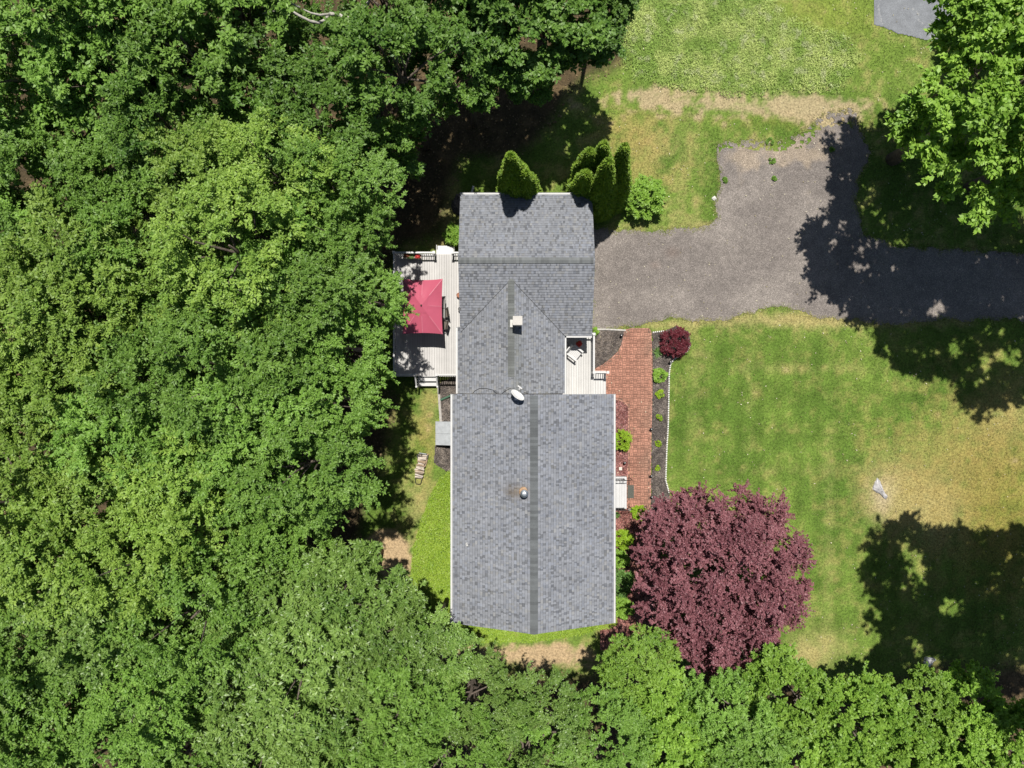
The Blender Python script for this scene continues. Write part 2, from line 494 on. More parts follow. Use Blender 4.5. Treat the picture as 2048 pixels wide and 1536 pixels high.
def patch(name, field, bbox, cell, z, colf, mat, rough_z=0.0):
    """surface made of the grid cells whose centre lies inside the region"""
    x0, x1, y0, y1 = bbox
    xs = np.arange(x0, x1, cell); ys = np.arange(y0, y1, cell)
    X, Y = np.meshgrid(xs, ys)
    cx = X[:-1, :-1] + cell / 2; cy = Y[:-1, :-1] + cell / 2
    keep = field(cx, cy) > 0
    I = np.arange(X.size).reshape(X.shape)
    F = np.stack([I[:-1, :-1][keep], I[:-1, 1:][keep], I[1:, 1:][keep], I[1:, :-1][keep]], -1)
    used = np.unique(F); rem = np.zeros(X.size, dtype=np.int64); rem[used] = np.arange(len(used))
    xv, yv = X.ravel()[used], Y.ravel()[used]
    zz = np.full(len(xv), z) + (rough_z * (fbm(xv, yv, 0.25, 91, 3) - .5) if rough_z else 0)
    return np_mesh(name, np.stack([xv, yv, zz], 1), rem[F], mat, cols=colf(xv, yv))


def bb(poly, m=0.6):
    a = np.array(poly); return a[:, 0].min() - m, a[:, 0].max() + m, a[:, 1].min() - m, a[:, 1].max() + m


def drive_col(x, y):
    n = fbm(x, y, 2.5, 41); n2 = fbm(x, y, .5, 43)
    c = lerp(C(.170, .150, .137), C(.220, .195, .176), sstep(.3, .7, n))
    t = .9 * blob(x, y, 1560, 310, 110, 30) + .45 * blob(x, y, 1480, 340, 40, 60) + .5 * blob(x, y, 1640, 270, 60, 40) + .35 * blob(x, y, 1600, 400, 60, 60) + .45 * blob(x, y, 1700, 640, 200, 14) + .25 * blob(x, y, 1330, 640, 80, 10)
    c = lerp(c, C(.31, .25, .185), sstep(.45, .9, t + (n2 - .5) * .9) * .7)
    rut = np.exp(-((y - 5.0 - .25 * np.sin(x * .25)) / .28) ** 2) + np.exp(-((y - 6.6 - .25 * np.sin(x * .25)) / .28) ** 2)
    c = c * (1 + .07 * rut * sstep(6, 9, x))[..., None]
    c = lerp(c, C(.19, .135, .11), .35 * blob(x, y, 1345, 505, 14, 10) + .3 * blob(x, y, 1310, 530, 10, 8))
    return c


x0, x1, y0, y1 = bb(drive)
dv = patch("driveway", lambda x, y: edge(drive, x, y, .28, .55, 13) - .9 * (blob(x, y, 1560, 285, 130, 26) + blob(x, y, 1670, 235, 50, 30)) * (fbm(x, y, .22, 67, 3) > .5), (x0, 38, y0, y1), 0.06, 0.008, drive_col, M_gravel)
tag(dv, kind='structure')


def asph_col(x, y):
    n = fbm(x, y, 1.5, 61)
    c = lerp(C(.165, .175, .19), C(.20, .21, .225), n)
    ln = np.abs(np.sin((x * .9 + y * .35 + (fbm(x, y, 1.2, 71) - .5) * 1.6) * 1.6))
    return lerp(c, C(.30, .30, .30), (ln < .035) * (fbm(x, y, .8, 5) > .45) * .7)


M_asph = gravel_mat("smooth_asphalt", 45, 0.85, 1.2, 0.002)
x0, x1, y0, y1 = bb(asph)
tag(patch("road", lambda x, y: edge(asph, x, y, .06, .4, 15), (x0, x1, y0, 26), 0.06, 0.012, asph_col, M_asph), kind='structure')

mulchA = lambda x, y: lerp(C(.075, .064, .058), C(.150, .128, .112), sstep(.35, .7, fbm(x, y, .22, 81, 3)))
mulchB = lambda x, y: lerp(C(.135, .052, .045), C(.245, .115, .100), sstep(.35, .7, fbm(x, y, .25, 83, 3)))
for nm, pl, cf, mt, z in (("mulch_bed", bed_right, mulchA, M_darkmulch, .010), ("mulch_bed", bed_porch, mulchA, M_darkmulch, .012), ("mulch_bed", bed_left, mulchA, M_darkmulch, .010),
                          ("mulch_bed", bed_garage, mulchA, M_darkmulch, .010), ("red_mulch_bed", bed_red, mulchB, M_redrock, .012), ("red_mulch_bed", bed_red2, mulchB, M_redrock, .010)):
    tag(patch(nm, lambda x, y, pl=pl: edge(pl, x, y, .05, .3, 19), bb(pl), 0.05, z + .03, cf, mt, 0.03), kind='stuff')

# loose bark chips on the beds
rng = np.random.default_rng(5)


def scatter(poly, dens, seed, fn=None):
    r = np.random.default_rng(seed)
    x0, x1, y0, y1 = bb(poly, .1)
    n = int((x1 - x0) * (y1 - y0) * dens)
    x = r.uniform(x0, x1, n); y = r.uniform(y0, y1, n)
    k = (fn or (lambda a, b: sdf_poly(poly, a, b)))(x, y) > 0
    return x[k], y[k]


def kites(p, d, nrm, L, W, bend=0.0):
    """leaf-shaped quads"""
    s = np.cross(nrm, d); s /= np.linalg.norm(s, axis=1, keepdims=True) + 1e-9
    L = np.asarray(L).reshape(-1, 1); W = np.asarray(W).reshape(-1, 1)
    v = np.empty((len(p), 4, 3))
    v[:, 0] = p; v[:, 1] = p + d * L * .45 + s * W / 2; v[:, 2] = p + d * L; v[:, 3] = p + d * L * .45 - s * W / 2
    if bend:
        v[:, 2, 2] -= (L * bend)[:, 0]
    F = np.arange(len(p) * 4).reshape(-1, 4)
    return v.reshape(-1, 3), F


def unit(a):
    return a / (np.linalg.norm(a, axis=1, keepdims=True) + 1e-9)


def chips(name, poly, dens, c0, c1, seed, label):
    x, y = scatter(poly, dens, seed)
    r = np.random.default_rng(seed + 1); n = len(x)
    a = r.uniform(0, 6.28, n)
    d = np.stack([np.cos(a), np.sin(a), r.uniform(-.2, .3, n)], 1)
    nr = unit(np.stack([r.normal(0, .4, n), r.normal(0, .4, n), np.ones(n)], 1))
    V, F = kites(np.stack([x, y, .065 + r.uniform(0, .02, n)], 1), unit(d), nr, r.uniform(.04, .10, n), r.uniform(.02, .04, n))
    t = r.random(n)[:, None] ** 2
    c = np.repeat(np.array(c0) * (1 - t) + np.array(c1) * t, 4, axis=0)
    tag(np_mesh(name, V, F, M_grass, cols=c), kind='stuff', label=label)


chips("wood_chips", bed_right, 110, (.06, .05, .045), (.26, .22, .19), 21, "brown bark chips in the bed between brick path and lawn")
chips("wood_chips", bed_porch, 120, (.06, .05, .042), (.26, .21, .16), 23, "brown bark chips in the curved bed beside the porch")
chips("wood_chips", bed_left, 120, (.06, .05, .045), (.30, .25, .20), 25, "brown bark chips along the house beside the cellar doors")
chips("wood_chips", bed_red, 160, (.16, .05, .05), (.50, .30, .30), 27, "red wood chips between the roof edge and brick path")
chips("wood_chips", bed_red2, 110, (.20, .07, .05), (.48, .28, .22), 29, "red wood chips below the white landing")

# ---------------------------------------------------------------- brick path (basket weave)
k = HC / FPX


def path_field(x, y): return sdf_poly(path_poly, x, y)


pth = patch("path_base", lambda x, y: path_field(x, y) - .02, bb(path_poly), .08, .016, lambda x, y: np.tile(C(.17, .105, .08), (len(x), 1)), M_mulch)
tag(pth, kind='structure')
bv, bc = [], []
r = np.random.default_rng(77)
X0, X1, Y0, Y1 = bb(path_poly, .1)
cs = .215


def brick_box(cx, cy, lx, ly, c, z1, rot=0.0):
    g_ = .005
    hx, hy = lx / 2 - g_, ly / 2 - g_
    q = [(-hx, -hy), (hx, -hy), (hx, hy), (-hx, hy)]
    ca, sa = math.cos(rot), math.sin(rot)
    pts = [(cx + a * ca - b * sa, cy + a * sa + b * ca) for a, b in q]
    t = [(cx + (a - .006 * np.sign(a)) * ca - (b - .006 * np.sign(b)) * sa, cy + (a - .006 * np.sign(a)) * sa + (b - .006 * np.sign(b)) * ca) for a, b in q]
    bv.extend([(a, b, -.01) for a, b in pts] + [(a, b, z1) for a, b in t]); bc.extend([c] * 8)


for i in range(int((X1 - X0) / cs) + 1):
    for j in range(int((Y1 - Y0) / cs) + 1):
        cx, cy = X0 + i * cs + cs / 2, Y0 + j * cs + cs / 2
        for h in (-1, 1):
            if (i + j) % 2: ex, ey, lx, ly = cx + h * cs / 4, cy, cs / 2, cs
            else: ex, ey, lx, ly = cx, cy + h * cs / 4, cs, cs / 2
            if path_field(np.array([ex]), np.array([ey]))[0] < .10: continue
            t = r.random()
            dk = fbm(np.array([ex]), np.array([ey]), 1.6, 7)[0]
            gr = max(0., min(1., (ex - 7.2) * .45)) * max(0, dk - .25) * 1.8
            c = np.array([.335, .165, .118]) * (.84 + .30 * t) * (1.06 - .35 * max(0, dk - .55) * 3)
            c = c * (1 - gr * .8) + np.array([.27, .23, .17]) * gr * .8
            if r.random() < .10: c = c * .82
            brick_box(ex, ey, lx, ly, tuple(c), .035 + r.uniform(-.002, .002), r.normal(0, .008))
# border course that follows the outline
pp = path_poly + [path_poly[0]]
for (ax, ay), (bx, by) in zip(pp[:-1], pp[1:]):
    L_ = math.hypot(bx - ax, by - ay); n = max(1, int(L_ / .21)); a = math.atan2(by - ay, bx - ax)
    for q in range(n):
        t = (q + .5) / n
        cx, cy = ax + (bx - ax) * t, ay + (by - ay) * t
        # outline is clockwise or anticlockwise: pull inwards by testing
        nxv, nyv = -math.sin(a), math.cos(a)
        if path_field(np.array([cx + nxv * .05]), np.array([cy + nyv * .05]))[0] < 0: nxv, nyv = -nxv, -nyv
        c = np.array([.35, .185, .14]) * (.85 + .3 * r.random())
        brick_box(cx + nxv * .05, cy + nyv * .05, L_ / n, .10, tuple(c), .040, a)
bv = np.array(bv); nb = len(bv) // 8
base = np.array([[4, 5, 6, 7], [0, 1, 5, 4], [1, 2, 6, 5], [2, 3, 7, 6], [3, 0, 4, 7]])
F = (np.arange(nb)[:, None, None] * 8 + base[None]).reshape(-1, 4)
tag(np_mesh("path", bv, F, M_brick, cols=np.array(bc)), kind='structure')

# ---------------------------------------------------------------- grass, weeds and ground cover (stuff)
house_poly = [(-3.0, -12.2), (5.2, -12.2), (5.2, -.6), (5.5, .8), (4.7, 3), (4.4, 10.3), (-2.8, 10.3), (-2.8, 7.5), (-6.7, 7.5), (-6.7, .4), (-3.0, .4)]


def free_of(x, y, with_cover=True):
    m = sdf_poly(house_poly, x, y) < 0.03
    for pl in (path_poly, bed_right, bed_porch, bed_left, bed_red, bed_red2, bed_garage): m &= sdf_poly(pl, x, y) < 0.0
    return m


def tufts(name, n, bbox, seed, keep, hgt, wid, lean, label, nblade=3, bright=1.15, colf=ground_col):
    r = np.random.default_rng(seed)
    x = r.uniform(bbox[0], bbox[1], n); y = r.uniform(bbox[2], bbox[3], n)
    kp = keep(x, y, r); x, y = x[kp], y[kp]; n = len(x)
    c = colf(x, y)
    x = np.repeat(x, nblade) + r.normal(0, .025, n * nblade); y = np.repeat(y, nblade) + r.normal(0, .025, n * nblade)
    m = n * nblade
    a = r.uniform(0, 6.28, m); h = hgt * r.uniform(.5, 1.3, m); l = lean * r.uniform(.3, 1.2, m)
    s = np.stack([-np.sin(a), np.cos(a), np.zeros(m)], 1) * (wid * r.uniform(.6, 1.3, m))[:, None] / 2
    p = np.stack([x, y, np.full(m, -.015)], 1)
    tip = p + np.stack([np.cos(a) * l, np.sin(a) * l, h], 1)
    V = np.empty((m, 3, 3)); V[:, 0] = p - s; V[:, 1] = p + s; V[:, 2] = tip
    cc = np.repeat(c, nblade, axis=0) * (bright * r.uniform(.62, 1.45, m))[:, None]
    pale = r.random(m) < .10
    cc[pale] = cc[pale] * .5 + np.array([.30, .27, .14]) * .5
    o = np_mesh(name, V.reshape(-1, 3), np.arange(m * 3).reshape(-1, 3), M_grass, cols=np.repeat(cc, 3, axis=0))
    tag(o, label, kind='stuff')
    return o


ol_grass = pxpoly((1755, 952), (1746, 975), (1752, 986), (1766, 996), (1774, 994), (1765, 970))


def keep_lawn(x, y, r):
    k = free_of(x, y) & (edge(drive, x, y, .28, .55, 13) < .12 * r.random(len(x))) & (edge(asph, x, y, .06, .4, 15) < .02)
    k &= edge(wood, x, y, .7, 2.0, 8) < r.uniform(-.6, .7, len(x))
    k &= (sdf_poly(cover, x, y) < 0)
    tan_ = .95 * blob(x, y, 1440, 200, 260, 26) + .8 * blob(x, y, 1640, 225, 90, 30) + .95 * blob(x, y, 1080, 1310, 150, 34) + .9 * blob(x, y, 790, 1130, 46, 90)
    k &= r.random(len(x)) > tan_ * .85
    k &= (sdf_poly(ol_grass, x, y) < .05)
    return k


tufts("lawn_grass", 190000, (-9, 32, -24, 25), 101, keep_lawn, .05, .030, .05, "short mown grass of the patchy green lawn")


def keep_edge(x, y, r):
    d = np.abs(edge(drive, x, y, .28, .55, 13))
    return (d < .25 * r.random(len(x)) ** 1.5) & free_of(x, y)


tufts("verge_grass", 90000, (4, 32, 3, 18), 103, keep_edge, .09, .035, .10, "longer pale grass fringing the gravel driveway", colf=lambda x, y: lerp(ground_col(x, y), C(.27, .27, .10), fbm(x, y, .5, 3)))


def weed_col(x, y):
    n = fbm(x, y, 1.0, 33); n2 = fbm(x, y, .4, 35)
    c = lerp(C(.20, .31, .060), C(.38, .46, .14), sstep(.3, .7, n))
    return lerp(c, C(.42, .44, .26), sstep(.58, .75, n2) * .6)


# tangled weeds above the lawn: many small leaves
def leaf_field(name, poly, dens, hmax, L, W, mat, label, seed, amp=.3, cols=None, tone=None, fade=0.0):
    x, y = scatter([(a, b) for a, b in poly], dens, seed, lambda a, b: edge(poly, a, b, amp, .8, 9) - (np.random.default_rng(seed + 9).random(len(a)) ** 2 * fade))
    r = np.random.default_rng(seed + 5); n = len(x)
    hh = hmax * (.35 + .65 * fbm(x, y, .5, 51, 3))
    z = hh * r.random(n) ** .5
    a = r.uniform(0, 6.28, n)
    d = unit(np.stack([np.cos(a), np.sin(a), r.normal(.1, .45, n)], 1))
    nr = unit(np.stack([r.normal(0, .45, n), r.normal(0, .45, n), np.ones(n)], 1))
    V, F = kites(np.stack([x, y, z], 1), d, nr, L * r.uniform(.6, 1.4, n), W * r.uniform(.6, 1.4, n))
    if cols is not None:
        c = np.repeat(cols(x, y) * r.uniform(.6, 1.35, n)[:, None], 4, axis=0)
        o = np_mesh(name, V, F, mat, cols=c)
    else:
        t = np.clip(.25 + .5 * r.random(n) + .5 * (fbm(x, y, .6, 53) - .5), 0, 1)
        o = np_mesh(name, V, F, mat, attrs={"tone": np.repeat(t, 4)})
    tag(o, label, kind='stuff')
    return o


leaf_field("weeds", weeds, 900, .26, .095, .034, M_grass, "tangled bright green weeds above the bare tan strip", 201, .6, cols=weed_col, fade=1.4)
leaf_field("ground_cover", cover, 900, .20, .085, .055, LEAF['cover'], "dense lime green ground cover round the gable end", 203, .10)

# bits of leaf, clover heads and twigs lying on the lawn and the gravel
r = np.random.default_rng(71); n = 1500
x, y = r.uniform(4.5, 31, n), r.uniform(-18, 23, n)
kq = (sdf_poly(house_poly, x, y) < -.2) & (sdf_poly(wood, x, y) < .5) & (r.random(n) < .35 + .65 * vn(x, y, 3.0, 8)); x, y = x[kq], y[kq]; n = len(x)
a = r.uniform(0, 6.28, n)
V, F = kites(np.stack([x, y, np.full(n, .055)], 1), np.stack([np.cos(a), np.sin(a), np.zeros(n)], 1), unit(np.stack([r.normal(0, .3, n), r.normal(0, .3, n), np.ones(n)], 1)), r.uniform(.05, .13, n), r.uniform(.03, .07, n))
tag(np_mesh("fallen_leaves", V, F, M_grass, cols=np.repeat(lerp(C(.16, .13, .05), C(.60, .56, .42), r.random(n)), 4, axis=0)), "pale leaf bits strewn over lawn and driveway", kind='stuff')

# fallen leaves in the woods
x, y = scatter(wood, 14, 205, lambda a, b: np.where((np.abs(a) < 33) & (np.abs(b) < 27), edge(wood, a, b, .7, 2.0, 8), -1))
n = len(x); r = np.random.default_rng(9); a = r.uniform(0, 6.28, n)
V, F = kites(np.stack([x, y, np.full(n, .02)], 1), np.stack([np.cos(a), np.sin(a), np.zeros(n)], 1), unit(np.stack([r.normal(0, .3, n), r.normal(0, .3, n), np.ones(n)], 1)), r.uniform(.08, .16, n), r.uniform(.05, .1, n))
tag(np_mesh("leaf_litter", V, F, M_grass, cols=np.repeat(lerp(C(.08, .055, .03), C(.26, .19, .10), r.random(n) ** 2), 4, axis=0)), "brown fallen leaves on the shaded woodland floor", kind='stuff')


# ---------------------------------------------------------------- house
def shingle_slope(o, u, v, ul, vl, rng, expo=0.143, skip=None, out=None, base=(.182, .191, .212)):
    """courses of laminated shingles; o eave corner, u along the eave, v up the slope"""
    o, u, v = (np.array(q, dtype=float) for q in (o, u, v))
    n = np.cross(u, v)
    if n[2] < 0: n = -n
    Vs, Cs = out
    rows = int(math.ceil(vl / expo))
    base = np.array(base)
    for i in range(rows):
        v0 = i * expo; v1 = min(vl, v0 + expo + .004)
        a0, a1 = 0.0, ul
        if skip: a0, a1 = skip(v0, a0, a1)
        t = a0 - rng.uniform(0, .1)
        raised = rng.random() < .5
        while t < a1:
            w = rng.choice([.07, .09, .12, .15, .19])
            s0, s1 = max(t, a0), min(t + w, a1)
            t += w
            if s1 - s0 < .01: continue
            hb = .013 + (.006 if raised else 0); ht = .003
            q = rng.random()
            if raised: f = .95 + .17 * q
            else: f = (.56 + .25 * q) if rng.random() < .36 else (.84 + .17 * q)
            raised = not raised if rng.random() < .8 else raised
            c = base * f
            e = rng.random()
            if e < .10: c = c * np.array([1.06, 1.03, .96])
            elif e < .25: c = c * np.array([.97, .99, 1.03])
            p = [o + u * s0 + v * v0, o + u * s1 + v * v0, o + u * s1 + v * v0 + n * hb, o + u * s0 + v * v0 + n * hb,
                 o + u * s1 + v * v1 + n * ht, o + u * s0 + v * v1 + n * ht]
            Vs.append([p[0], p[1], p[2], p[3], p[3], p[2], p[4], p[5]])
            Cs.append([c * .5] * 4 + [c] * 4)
            # thin dark strip painted on the course below as the butt edge's shadow
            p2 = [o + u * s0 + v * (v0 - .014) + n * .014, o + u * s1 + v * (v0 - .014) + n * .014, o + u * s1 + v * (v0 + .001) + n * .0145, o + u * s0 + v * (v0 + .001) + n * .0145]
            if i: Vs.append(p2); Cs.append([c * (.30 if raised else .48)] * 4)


def ridge_caps(a, b, run, rise, half, rng, out, step=.145, base=(.100, .108, .113), lift=.035):
    a, b = np.array(a, float), np.array(b, float)
    L_ = np.linalg.norm(b - a); d = (b - a) / L_
    side = np.array([-d[1], d[0], 0]); nn = math.hypot(run, rise)
    dr = np.array([side[0] * run / nn, side[1] * run / nn, -rise / nn]); dl = np.array([-side[0] * run / nn, -side[1] * run / nn, -rise / nn])
    Vs, Cs = out
    up = np.array([0, 0, 1.])
    for i in range(int(L_ / step)):
        t0, t1 = i * step, min(L_, (i + 1) * step + .01)
        c = np.array(base) * rng.uniform(.82, 1.22)
        h0, h1 = lift + .012, lift
        for dd in (dr, dl):
            p0, p1 = a + d * t0 + up * h0, a + d * t1 + up * h1
            Vs.append([p0, p0 + dd * half, p1 + dd * half, p1]); Cs.append([c] * 4)
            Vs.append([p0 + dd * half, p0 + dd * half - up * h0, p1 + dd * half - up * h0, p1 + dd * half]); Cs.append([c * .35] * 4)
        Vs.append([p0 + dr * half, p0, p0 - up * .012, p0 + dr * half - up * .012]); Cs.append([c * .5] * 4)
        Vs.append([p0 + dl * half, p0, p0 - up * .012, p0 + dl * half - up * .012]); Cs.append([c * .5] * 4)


def finish(out, name, parent, mat=M_shingle):
    V = np.array([q for s in out[0] for q in s], dtype=float); Cc = np.array([q for s in out[1] for q in s], dtype=float)
    off = np.zeros(3); q = parent
    while q is not None: off += np.array(q.location); q = q.parent
    return np_mesh(name, V - off, np.arange(len(V)).reshape(-1, 4), mat, parent=parent, cols=Cc)


house = empty("house", (1.0, -1.0, 0))
tag(house, "grey shingled house with a long main roof, cross gable and garage wing", "house")
rr = random.Random(3)
pitch = .40
# main block
AX0, AX1, AR, AY0, AY1, AZe = -3.07, 5.24, 1.085, -12.32, -.515, 5.4
AZr = AZe + (AX1 - AR) * pitch
sl_ = math.hypot(1, pitch)
out = ([], [])
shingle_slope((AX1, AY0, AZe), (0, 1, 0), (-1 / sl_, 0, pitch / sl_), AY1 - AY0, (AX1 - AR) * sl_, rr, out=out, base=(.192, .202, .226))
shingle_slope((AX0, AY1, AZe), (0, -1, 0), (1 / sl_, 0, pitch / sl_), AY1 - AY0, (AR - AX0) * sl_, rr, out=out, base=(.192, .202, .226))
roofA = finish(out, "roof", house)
roofA["label"] = "long main roof with a ridge of darker shingles"
out = ([], [])
ridge_caps((AR, AY0, AZr), (AR, AY1, AZr), 1, pitch, .21, rr, out)
oc = finish(out, "ridge_cap", roofA)


def slab(mb, x0, x1, y0, y1, zr, ze, ridge_axis, rc, t=.16):
    """two sloped boards under the shingles"""
    if ridge_axis == 'y':
        for xe in (x0, x1):
            mb.poly([(xe, y0, ze), (xe, y1, ze), (rc, y1, zr), (rc, y0, zr)])
            mb.poly([(xe, y0, ze - t), (xe, y1, ze - t), (rc, y1, zr - t), (rc, y0, zr - t)])
            for yy in (y0, y1): mb.poly([(xe, yy, ze), (rc, yy, zr), (rc, yy, zr - t), (xe, yy, ze - t)])
    else:
        for ye in (y0, y1):
            mb.poly([(x0, ye, ze), (x1, ye, ze), (x1, rc, zr), (x0, rc, zr)])
            mb.poly([(x0, ye, ze - t), (x1, ye, ze - t), (x1, rc, zr - t), (x0, rc, zr - t)])
            for xx in (x0, x1): mb.poly([(xx, ye, ze), (xx, rc, zr), (xx, rc, zr - t), (xx, ye, ze - t)])


M_roofdeck = plain("roof_rake_board", (.40, .40, .40), .7)
mb = MB(); slab(mb, AX0 + .01, AX1 - .01, AY0 + .01, AY1 - .01, AZr - .006, AZe - .006, 'y', AR); mb.build("roof_board", M_roofdeck, house)


def gutter(x0, x1, y0, y1, z, name="gutter"):
    m = MB(); t = .012
    m.box(x0, x1, y0, y1, z - .13, z - .118)
    if abs(x1 - x0) < abs(y1 - y0):
        m.box(x0, x0 + t, y0, y1, z - .118, z); m.box(x1 - t, x1, y0, y1, z - .118, z)
        m.box(x0 + t, x1 - t, y0, y0 + t, z - .118, z); m.box(x0 + t, x1 - t, y1 - t, y1, z - .118, z)
    else:
        m.box(x0, x1, y0, y0 + t, z - .118, z); m.box(x0, x1, y1 - t, y1, z - .118, z)
        m.box(x0, x0 + t, y0 + t, y1 - t, z - .118, z); m.box(x1 - t, x1, y0 + t, y1 - t, z - .118, z)
    m.box(x0 + t, x1 - t, y0 + t, y1 - t, z - .05, z - .045)       # leaf guard
    return m.build(name, M_white, house)


gutter(AX0 - .10, AX0 - .002, AY0, AY1, AZe + .01); gutter(AX1 + .002, AX1 + .10, AY0, AY1, AZe + .01)
# middle block
BX0, BX1, BZe, BP = -2.97, 2.88, 3.2, .38
BZr = BZe + 2.925 * BP; BR = -.045
GX0, GX1, GY0, GY1, GR = -2.83, 4.37, 2.64, 10.36, 6.5
GZr = BZe + (GR - GY0) * BP
sb = math.hypot(1, BP)
out = ([], [])
shingle_slope((BX1, AY1, BZe), (0, 1, 0), (-1 / sb, 0, BP / sb), 6.0, (BX1 - BR) * sb, rr, out=out, skip=lambda v, a, b: (a, min(b, (GY0 + v / sb) - AY1 + .45)))
shingle_slope((BX0, 5.6, BZe), (0, -1, 0), (1 / sb, 0, BP / sb), 5.6 - AY1, (BR - BX0) * sb, rr, out=out, skip=lambda v, a, b: (5.6 - (3.12 if v < .16 else GY0 + v / sb + .45), b))
roofB = finish(out, "roof", house); roofB["label"] = "narrower middle roof carrying the white chimney"
out = ([], [])
ridge_caps((BR, AY1 + .9, BZr), (BR, 5.62, BZr), 1, BP, .19, rr, out, base=(.115, .122, .120))
finish(out, "ridge_cap", roofB)
mb = MB(); slab(mb, BX0 + .02, BX1 - .02, AY1 + .03, 3.1, BZr - .008, BZe - .008, 'y', BR); mb.build("roof_board", M_roofdeck, house)
gutter(BX0 - .09, BX0 - .002, AY1, 3.1, BZe + .01); gutter(BX1 + .002, BX1 + .09, AY1, GY0 - .10, BZe + .01)
# garage block
out = ([], [])
shingle_slope((GX0, GY0, BZe), (1, 0, 0), (0, 1 / sb, BP / sb), GX1 - GX0, (GR - GY0) * sb, rr, out=out)
shingle_slope((GX1, GY1, BZe), (-1, 0, 0), (0, -1 / sb, BP / sb), GX1 - GX0, (GY1 - GR) * sb, rr, out=out)
roofG = finish(out, "roof", house); roofG["label"] = "garage wing roof with its ridge running across"
out = ([], [])
ridge_caps((GX0, GR, GZr), (GX1, GR, GZr), 1, BP, .17, rr, out, base=(.125, .133, .136), lift=.05)
finish(out, "ridge_cap", roofG)
mb = MB(); slab(mb, GX0 + .01, GX1 - .01, GY0 + .01, GY1 - .01, GZr - .006, BZe - .006, 'x', GR); mb.build("roof_board", M_roofdeck, house)
gutter(GX0, GX1, GY1 + .002, GY1 + .10, BZe + .01); gutter(BX1 + .09, GX1, GY0 - .10, GY0 - .002, BZe + .01)
# valleys: dark cut lines
M_valley = plain("valley_cut", (.05, .052, .055), .8)
for sx, xe in ((-1, BX0), (1, BX1)):
    mb = MB()
    a = (xe if sx > 0 else GX0 + .05, GY0 + (0.0 if sx > 0 else .19), BZe + .028 + (0 if sx > 0 else .07)); b = (BR, GY0 + abs(xe - BR), BZr + .024)
    mb.bar(a, b, .025, .016); mb.build("valley", M_valley, house)


# walls
def wall_block(x0, x1, y0, y1, ze, axis, rc, zr, zb=.35):
    m = MB()
    m.box(x0, x1, y0, y1, zb, ze)
    if axis == 'y':
        for yy in (y0, y1): m.poly([(x0, yy, ze), (x1, yy, ze), (rc, yy, zr - .2)])
    else:
        for xx in (x0, x1): m.poly([(xx, y0, ze), (xx, y1, ze), (xx, rc, zr - .2)])
    w = m.build("wall", M_siding, house)
    MB().box(x0 + .04, x1 - .04, y0 + .04, y1 - .04, -.1, zb).build("foundation", M_found, house)
    return w


# siding laps
_nt = M_siding.node_tree; _b = _nt.nodes["Principled BSDF"]
wv = _nt.nodes.new("ShaderNodeTexWave"); wv.bands_direction = 'Z'; wv.wave_profile = 'SAW'; wv.inputs["Scale"].default_value = 2.6
_tc = _nt.nodes.new("ShaderNodeTexCoord"); _nt.links.new(_tc.outputs["Object"], wv.inputs["Vector"])
bp = _nt.nodes.new("ShaderNodeBump"); bp.inputs["Distance"].default_value = .012
_nt.links.new(wv.outputs["Fac"], bp.inputs["Height"]); _nt.links.new(bp.outputs[0], _b.inputs["Normal"])
wall_block(AX0 + .32, AX1 - .32, AY0 + .3, AY1 - .2, AZe - .16, 'y', AR, AZr)
wall_block(BX0 + .3, BX1 - .3, AY1 - .195, GY0 + .34, BZe - .16, 'y', BR, BZr)
wall_block(GX0 + .25, GX1 - .25, GY0 + .345, GY1 - .3, BZe - .16, 'x', GR, GZr)


def window(cx, cy, z, w, h, axis, s):
    """axis: wall normal axis, s its sign"""
    f = MB(); p = MB(); d = .05
    def bx(m, a0, a1, z0, z1, o0, o1):
        lo, hi = sorted((o0 * s, o1 * s))
        if axis == 'x': m.box(cx + lo, cx + hi, cy + a0, cy + a1, z0, z1)
        else: m.box(cx + a0, cx + a1, cy + lo, cy + hi, z0, z1)
    bx(f, -w / 2 - .08, w / 2 + .08, z + h, z + h + .09, 0, d); bx(f, -w / 2 - .08, w / 2 + .08, z - .09, z, 0, d + .02)
    bx(f, -w / 2 - .08, -w / 2, z, z + h, 0, d); bx(f, w / 2, w / 2 + .08, z, z + h, 0, d)
    bx(f, -w / 2, w / 2, z + h / 2 - .025, z + h / 2 + .025, .012, d - .005)
    fo = f.build("window", M_white, house)
    bx(p, -w / 2, w / 2, z, z + h, .002, .010); p.build("pane", M_glass, fo)


for yy in (-2.4, -8.6, -11.0):
    window(AX1 - .318, yy, 3.6, 1.0, 1.2, 'x', 1); window(AX0 + .318, yy, 3.6, 1.0, 1.2, 'x', -1); window(AX1 - .318, yy, 1.2, 1.0, 1.1, 'x', 1)
window(AX0 + .318, -9.5, 1.2, 1.0, 1.1, 'x', -1)
for xx in (-1.0, 3.1): window(xx, AY0 + .298, 3.6, 1.0, 1.2, 'y', -1); window(xx, AY0 + .298, 1.2, 1.0, 1.1, 'y', -1)
window(2.6, AY1 - .198, 3.6, .8, .9, 'y', 1)
window(GX0 + .248, 8.6, 1.4, .9, 1.0, 'x', -1); window(-.5, GY1 - .298, 1.4, .9, 1.0, 'y', 1); window(BX1 - .298, 1.0, 1.5, 1.2, 1.1, 'x', 1)
